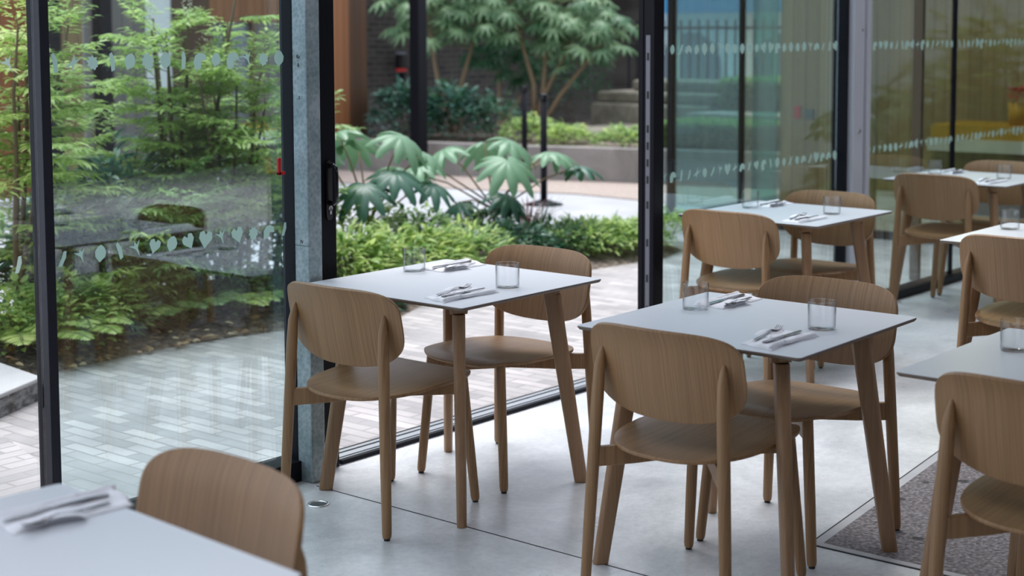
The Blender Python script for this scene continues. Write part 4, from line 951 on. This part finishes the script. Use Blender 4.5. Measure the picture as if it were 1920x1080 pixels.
# old stone steps
for nm, (x0, x1, y0, y1, z0, z1), lab in (('stone_block', (14.3, 15.6, 9.9, 11.25, .32, .46), 'wide flat old stone, lowest by the planter clumps'),
        ('stone_block', (15.6, 16.8, 10.0, 11.75, .32, .70), 'weathered stone block forming the lower step of the pile'),
        ('stone_block', (15.75, 16.8, 10.0, 11.75, .70, .84), 'weathered stone block stacked on the lower step'),
        ('stone_block', (16.1, 16.9, 10.0, 11.45, .84, .98), 'small top stone of the stepped pile')):
    tag(MB().box(x0, x1, y0, y1, z0, z1).build(nm, 'old_stone', bevel=.04), lab, 'stone', 'old stone blocks')
lt = empty('wall_lantern', (18.33, 17.05, 1.4), 0, 'small dark lantern with a red band on the brick wall', 'lantern')
lt.location = (14.98, 14.45, 1.0)
MB().tube([(0, 0, -.5), (0, 0, .05)], .05, 12).build('stem', 'black_metal', lt); MB().tube([(0, 0, .07), (0, 0, .11)], .075, 16).build('band', 'red_flower', lt); MB().tube([(0, 0, .11), (0, 0, .30)], [.085, .07], 16).build('body', 'black_gloss', lt); MB().tube([(0, 0, .30), (0, 0, .33)], [.07, .075], 16).build('cap', 'grey_glass', lt)

# ------------------------------------------------------------------ glazed wing on the right
XW = 10.93
wg = empty('glazed_wing', (XW, 5.8, 0), 0, 'glazed side wing of the building with timber panels, seen through the right panes', 'building')
def wb(y0, y1, z0, z1, m, name, x0=-.04, x1=.04, bev=0): return MB().box(x0, x1, y0-5.8, y1-5.8, z0, z1).build(name, m, wg, bevel=bev)
wb(4.3, 7.36, 0, .06, 'black_metal', 'bottom_rail')
for y in (7.34, 6.66, 5.80): wb(y-.014, y+.014, 0, WH, 'black_metal', 'mullion', -.03, .03)
for i, (y0, y1) in enumerate(((6.675, 7.325), (5.815, 6.645), (4.3, 5.785))): wb(y0, y1, .06, WH, 'teal_tint' if i == 0 else 'wing_glass', 'glass_pane', -.006, .006)
wb(6.40, 6.62, .0, WH, 'teal_glass', 'glass_fin', .10, .13)
wb(5.55, 6.39, .0, WH, 'pale_boards', 'timber_panel', .16, .22)
wb(6.20, 6.25, .90, 1.0, 'red_plastic', 'call_button', .14, .16); wb(6.08, 6.16, .90, .98, 'smoke', 'call_button', .14, .16)
wb(7.34, 7.40, .0, WH, 'black_metal', 'corner_post', .0, .06)
MB().box(.06, 5.0, 1.56, 1.572, .06, WH).build('side_glass', 'wing_glass', wg)
tag(MB().box(XW, 16.2, 4.25, 7.4, -.15, 0).build('wing_floor', 'polished_concrete'), 'concrete floor inside the glazed wing', kind='structure')
tag(MB().box(XW-.1, 16.2, 4.25, 7.5, WH, WH+.2).build('wing_ceiling', 'ceiling'), 'ceiling of the glazed wing', kind='structure')
tag(MB().box(14.2, 14.4, 4.25, 7.38, 0, WH).build('wing_back_wall', 'pale_boards'), 'warm boarded back wall inside the wing', kind='structure')
# counter with flowers inside the wing
ct = empty('display_counter', (13.2, 5.3, 0), 0, 'long counter with a yellow top edge inside the wing, seen through the glass', 'counter')
MB().box(-.35, .35, -1.1, .55, 0, .55).build('body', 'bronze', ct); MB().box(-.38, .38, -1.15, .6, .55, .66).build('white_shelf', 'white_paint', ct); MB().box(-.36, .36, -1.12, .58, .66, .78).build('yellow_band', 'yellow', ct)
for i, (dx, dy, lab) in enumerate(((-.1, -.1, 'yellow vase with red flowers, left one on the counter'), (-.1, -.38, 'yellow vase with red flowers, right one on the counter'))):
    v = empty('flower_vase', (13.2+dx, 5.3+dy, .78), 0, lab, 'vase', 'flower vases on the counter')
    MB().lathe([(0, 0), (.07, 0), (.08, .2), (.075, .2), (.065, .01), (0, .01)], 18).build('vase', 'yellow', v, smooth=True)
    l = Leaves(); r_ = random.Random(i)
    for k in range(60):
        a = r_.uniform(0, 2*PI); q = A(math.cos(a), math.sin(a), r_.uniform(-.3, 1)); l.leaf(A(0, 0, .27)+unit(q)*.05, q, UP, .07, .04)
    l.build('flower_head', 'red_flower', v)
pn = empty('wing_fill_lamp', (12.2, 5.3, 2.6), 0, 'unseen round pendant lamp added to light the glazed wing', 'lamp')  # lamp out of view, added to brighten the wing interior
MB().lathe([(.02, .16), (.16, .0), (.165, .0), (.03, .175)], 28).build('shade', 'bronze', pn, smooth=True); MB().tube([(0, 0, .16), (0, 0, .9)], .006, 6).build('cable', 'black_metal', pn)
ld = bpy.data.lights.new('fill_bulb', 'POINT'); ld.energy = 45; ld.color = (1, .82, .58); ld.shadow_soft_size = .12; lo = bpy.data.objects.new('fill_bulb', ld); COL.objects.link(lo); lo.parent = pn; lo.location = (0, 0, -.02)
# bronze post just outside the far right pane
tag(MB().box(-.02, .02, -.03, .03, 0, WH).build('bronze_post', 'bronze', loc=(9.26, 4.33, 0)), 'slim brown metal post outside the far right pane', 'post')
# street side beyond the wing corner: hedges, railings, pale facade
for (x0, x1, y0, y1, z0, z1, lab) in ((13.9, 14.7, 8.3, 9.5, .33, .60, 'clipped green hedge in the planter beyond the right pane'), (15.8, 16.8, 8.6, 9.95, .55, 1.0, 'higher clipped hedge behind the low wall beyond the right pane')):
    r_ = random.Random(int(x0)); e = empty('hedge', ((x0+x1)/2, (y0+y1)/2, z0), 0, lab, 'hedge', 'clipped hedges beyond the right pane'); l = Leaves(); hx, hy, hz_ = (x1-x0)/2, (y1-y0)/2, z1-z0
    for k in range(2600):
        p = A(r_.uniform(-hx, hx), r_.uniform(-hy, hy), hz_*r_.uniform(.1, 1)); f = r_.random()
        if f < .45: p[2] = hz_
        elif f < .8: p[0] = -hx
        d = A(r_.uniform(-1, .4), r_.uniform(-1, 1), r_.uniform(0, 1)); l.leaf(p, d, UP, .07, .035)
    MB().box(-hx*.93, hx*.93, -hy*.97, hy*.97, 0, hz_*.93).build('branches', 'soil', e); l.build('foliage', 'leaf_green', e)
tag(MB().box(14.9, 15.6, 8.2, 9.85, .33, .66).build('planter_curb', 'planter_concrete', bevel=.01), 'low concrete curb between the two hedges', 'curb')
rl = empty('railing', (17.8, 0, 0), 0, 'black iron railing beyond the hedges', 'railing')
MB().box(-.02, .02, 9.6, 12.8, 1.62, 1.66).build('top_bar', 'black_metal', rl); MB().box(-.02, .02, 9.6, 12.8, .5, .54).build('bottom_bar', 'black_metal', rl)
for k in range(22): MB().box(-.012, .012, -.012, .012, .0, 1.75).build('bar', 'black_metal', rl, loc=(0, 9.65+k*.145, 0))
E0 = empty('street_building', (27, 16, -1.4), 0, 'pale street building with an arched window, seen through the glazed wing', 'building')
b = MB().box(0, .4, -6, 4, 0, 8); b.build('facade', 'white_paint', E0)
arch = [(-.75, 0), (.75, 0), (.75, 1.3)]+[(.75*math.cos(a), 1.3+.75*math.sin(a)) for a in [PI*k/12 for k in range(1, 12)]]+[(-.75, 1.3)]
for y in (-2.9, -.6, 1.7):
    M = Matrix(((0, 0, -1, 0), (1, 0, 0, y), (0, 1, 0, .9), (0, 0, 0, 1)))
    w = MB().prism(arch, 0, .05, M=M).build('arched_window', 'grey_glass', E0)
    for k in (-.25, .25): MB().box(-.07, -.05, y+k-.03, y+k+.03, .9, 2.9).build('glazing_bar', 'cream_flower', w)
MB().box(-.8, 0, -6, 4, 3.35, 3.9).build('awning', 'blue_paint', E0)
tag(MB().box(18.75, 40, -10, 30, -1.6, -1.4).build('street_ground', 'path_concrete'), 'pale street beyond the garden', kind='structure')
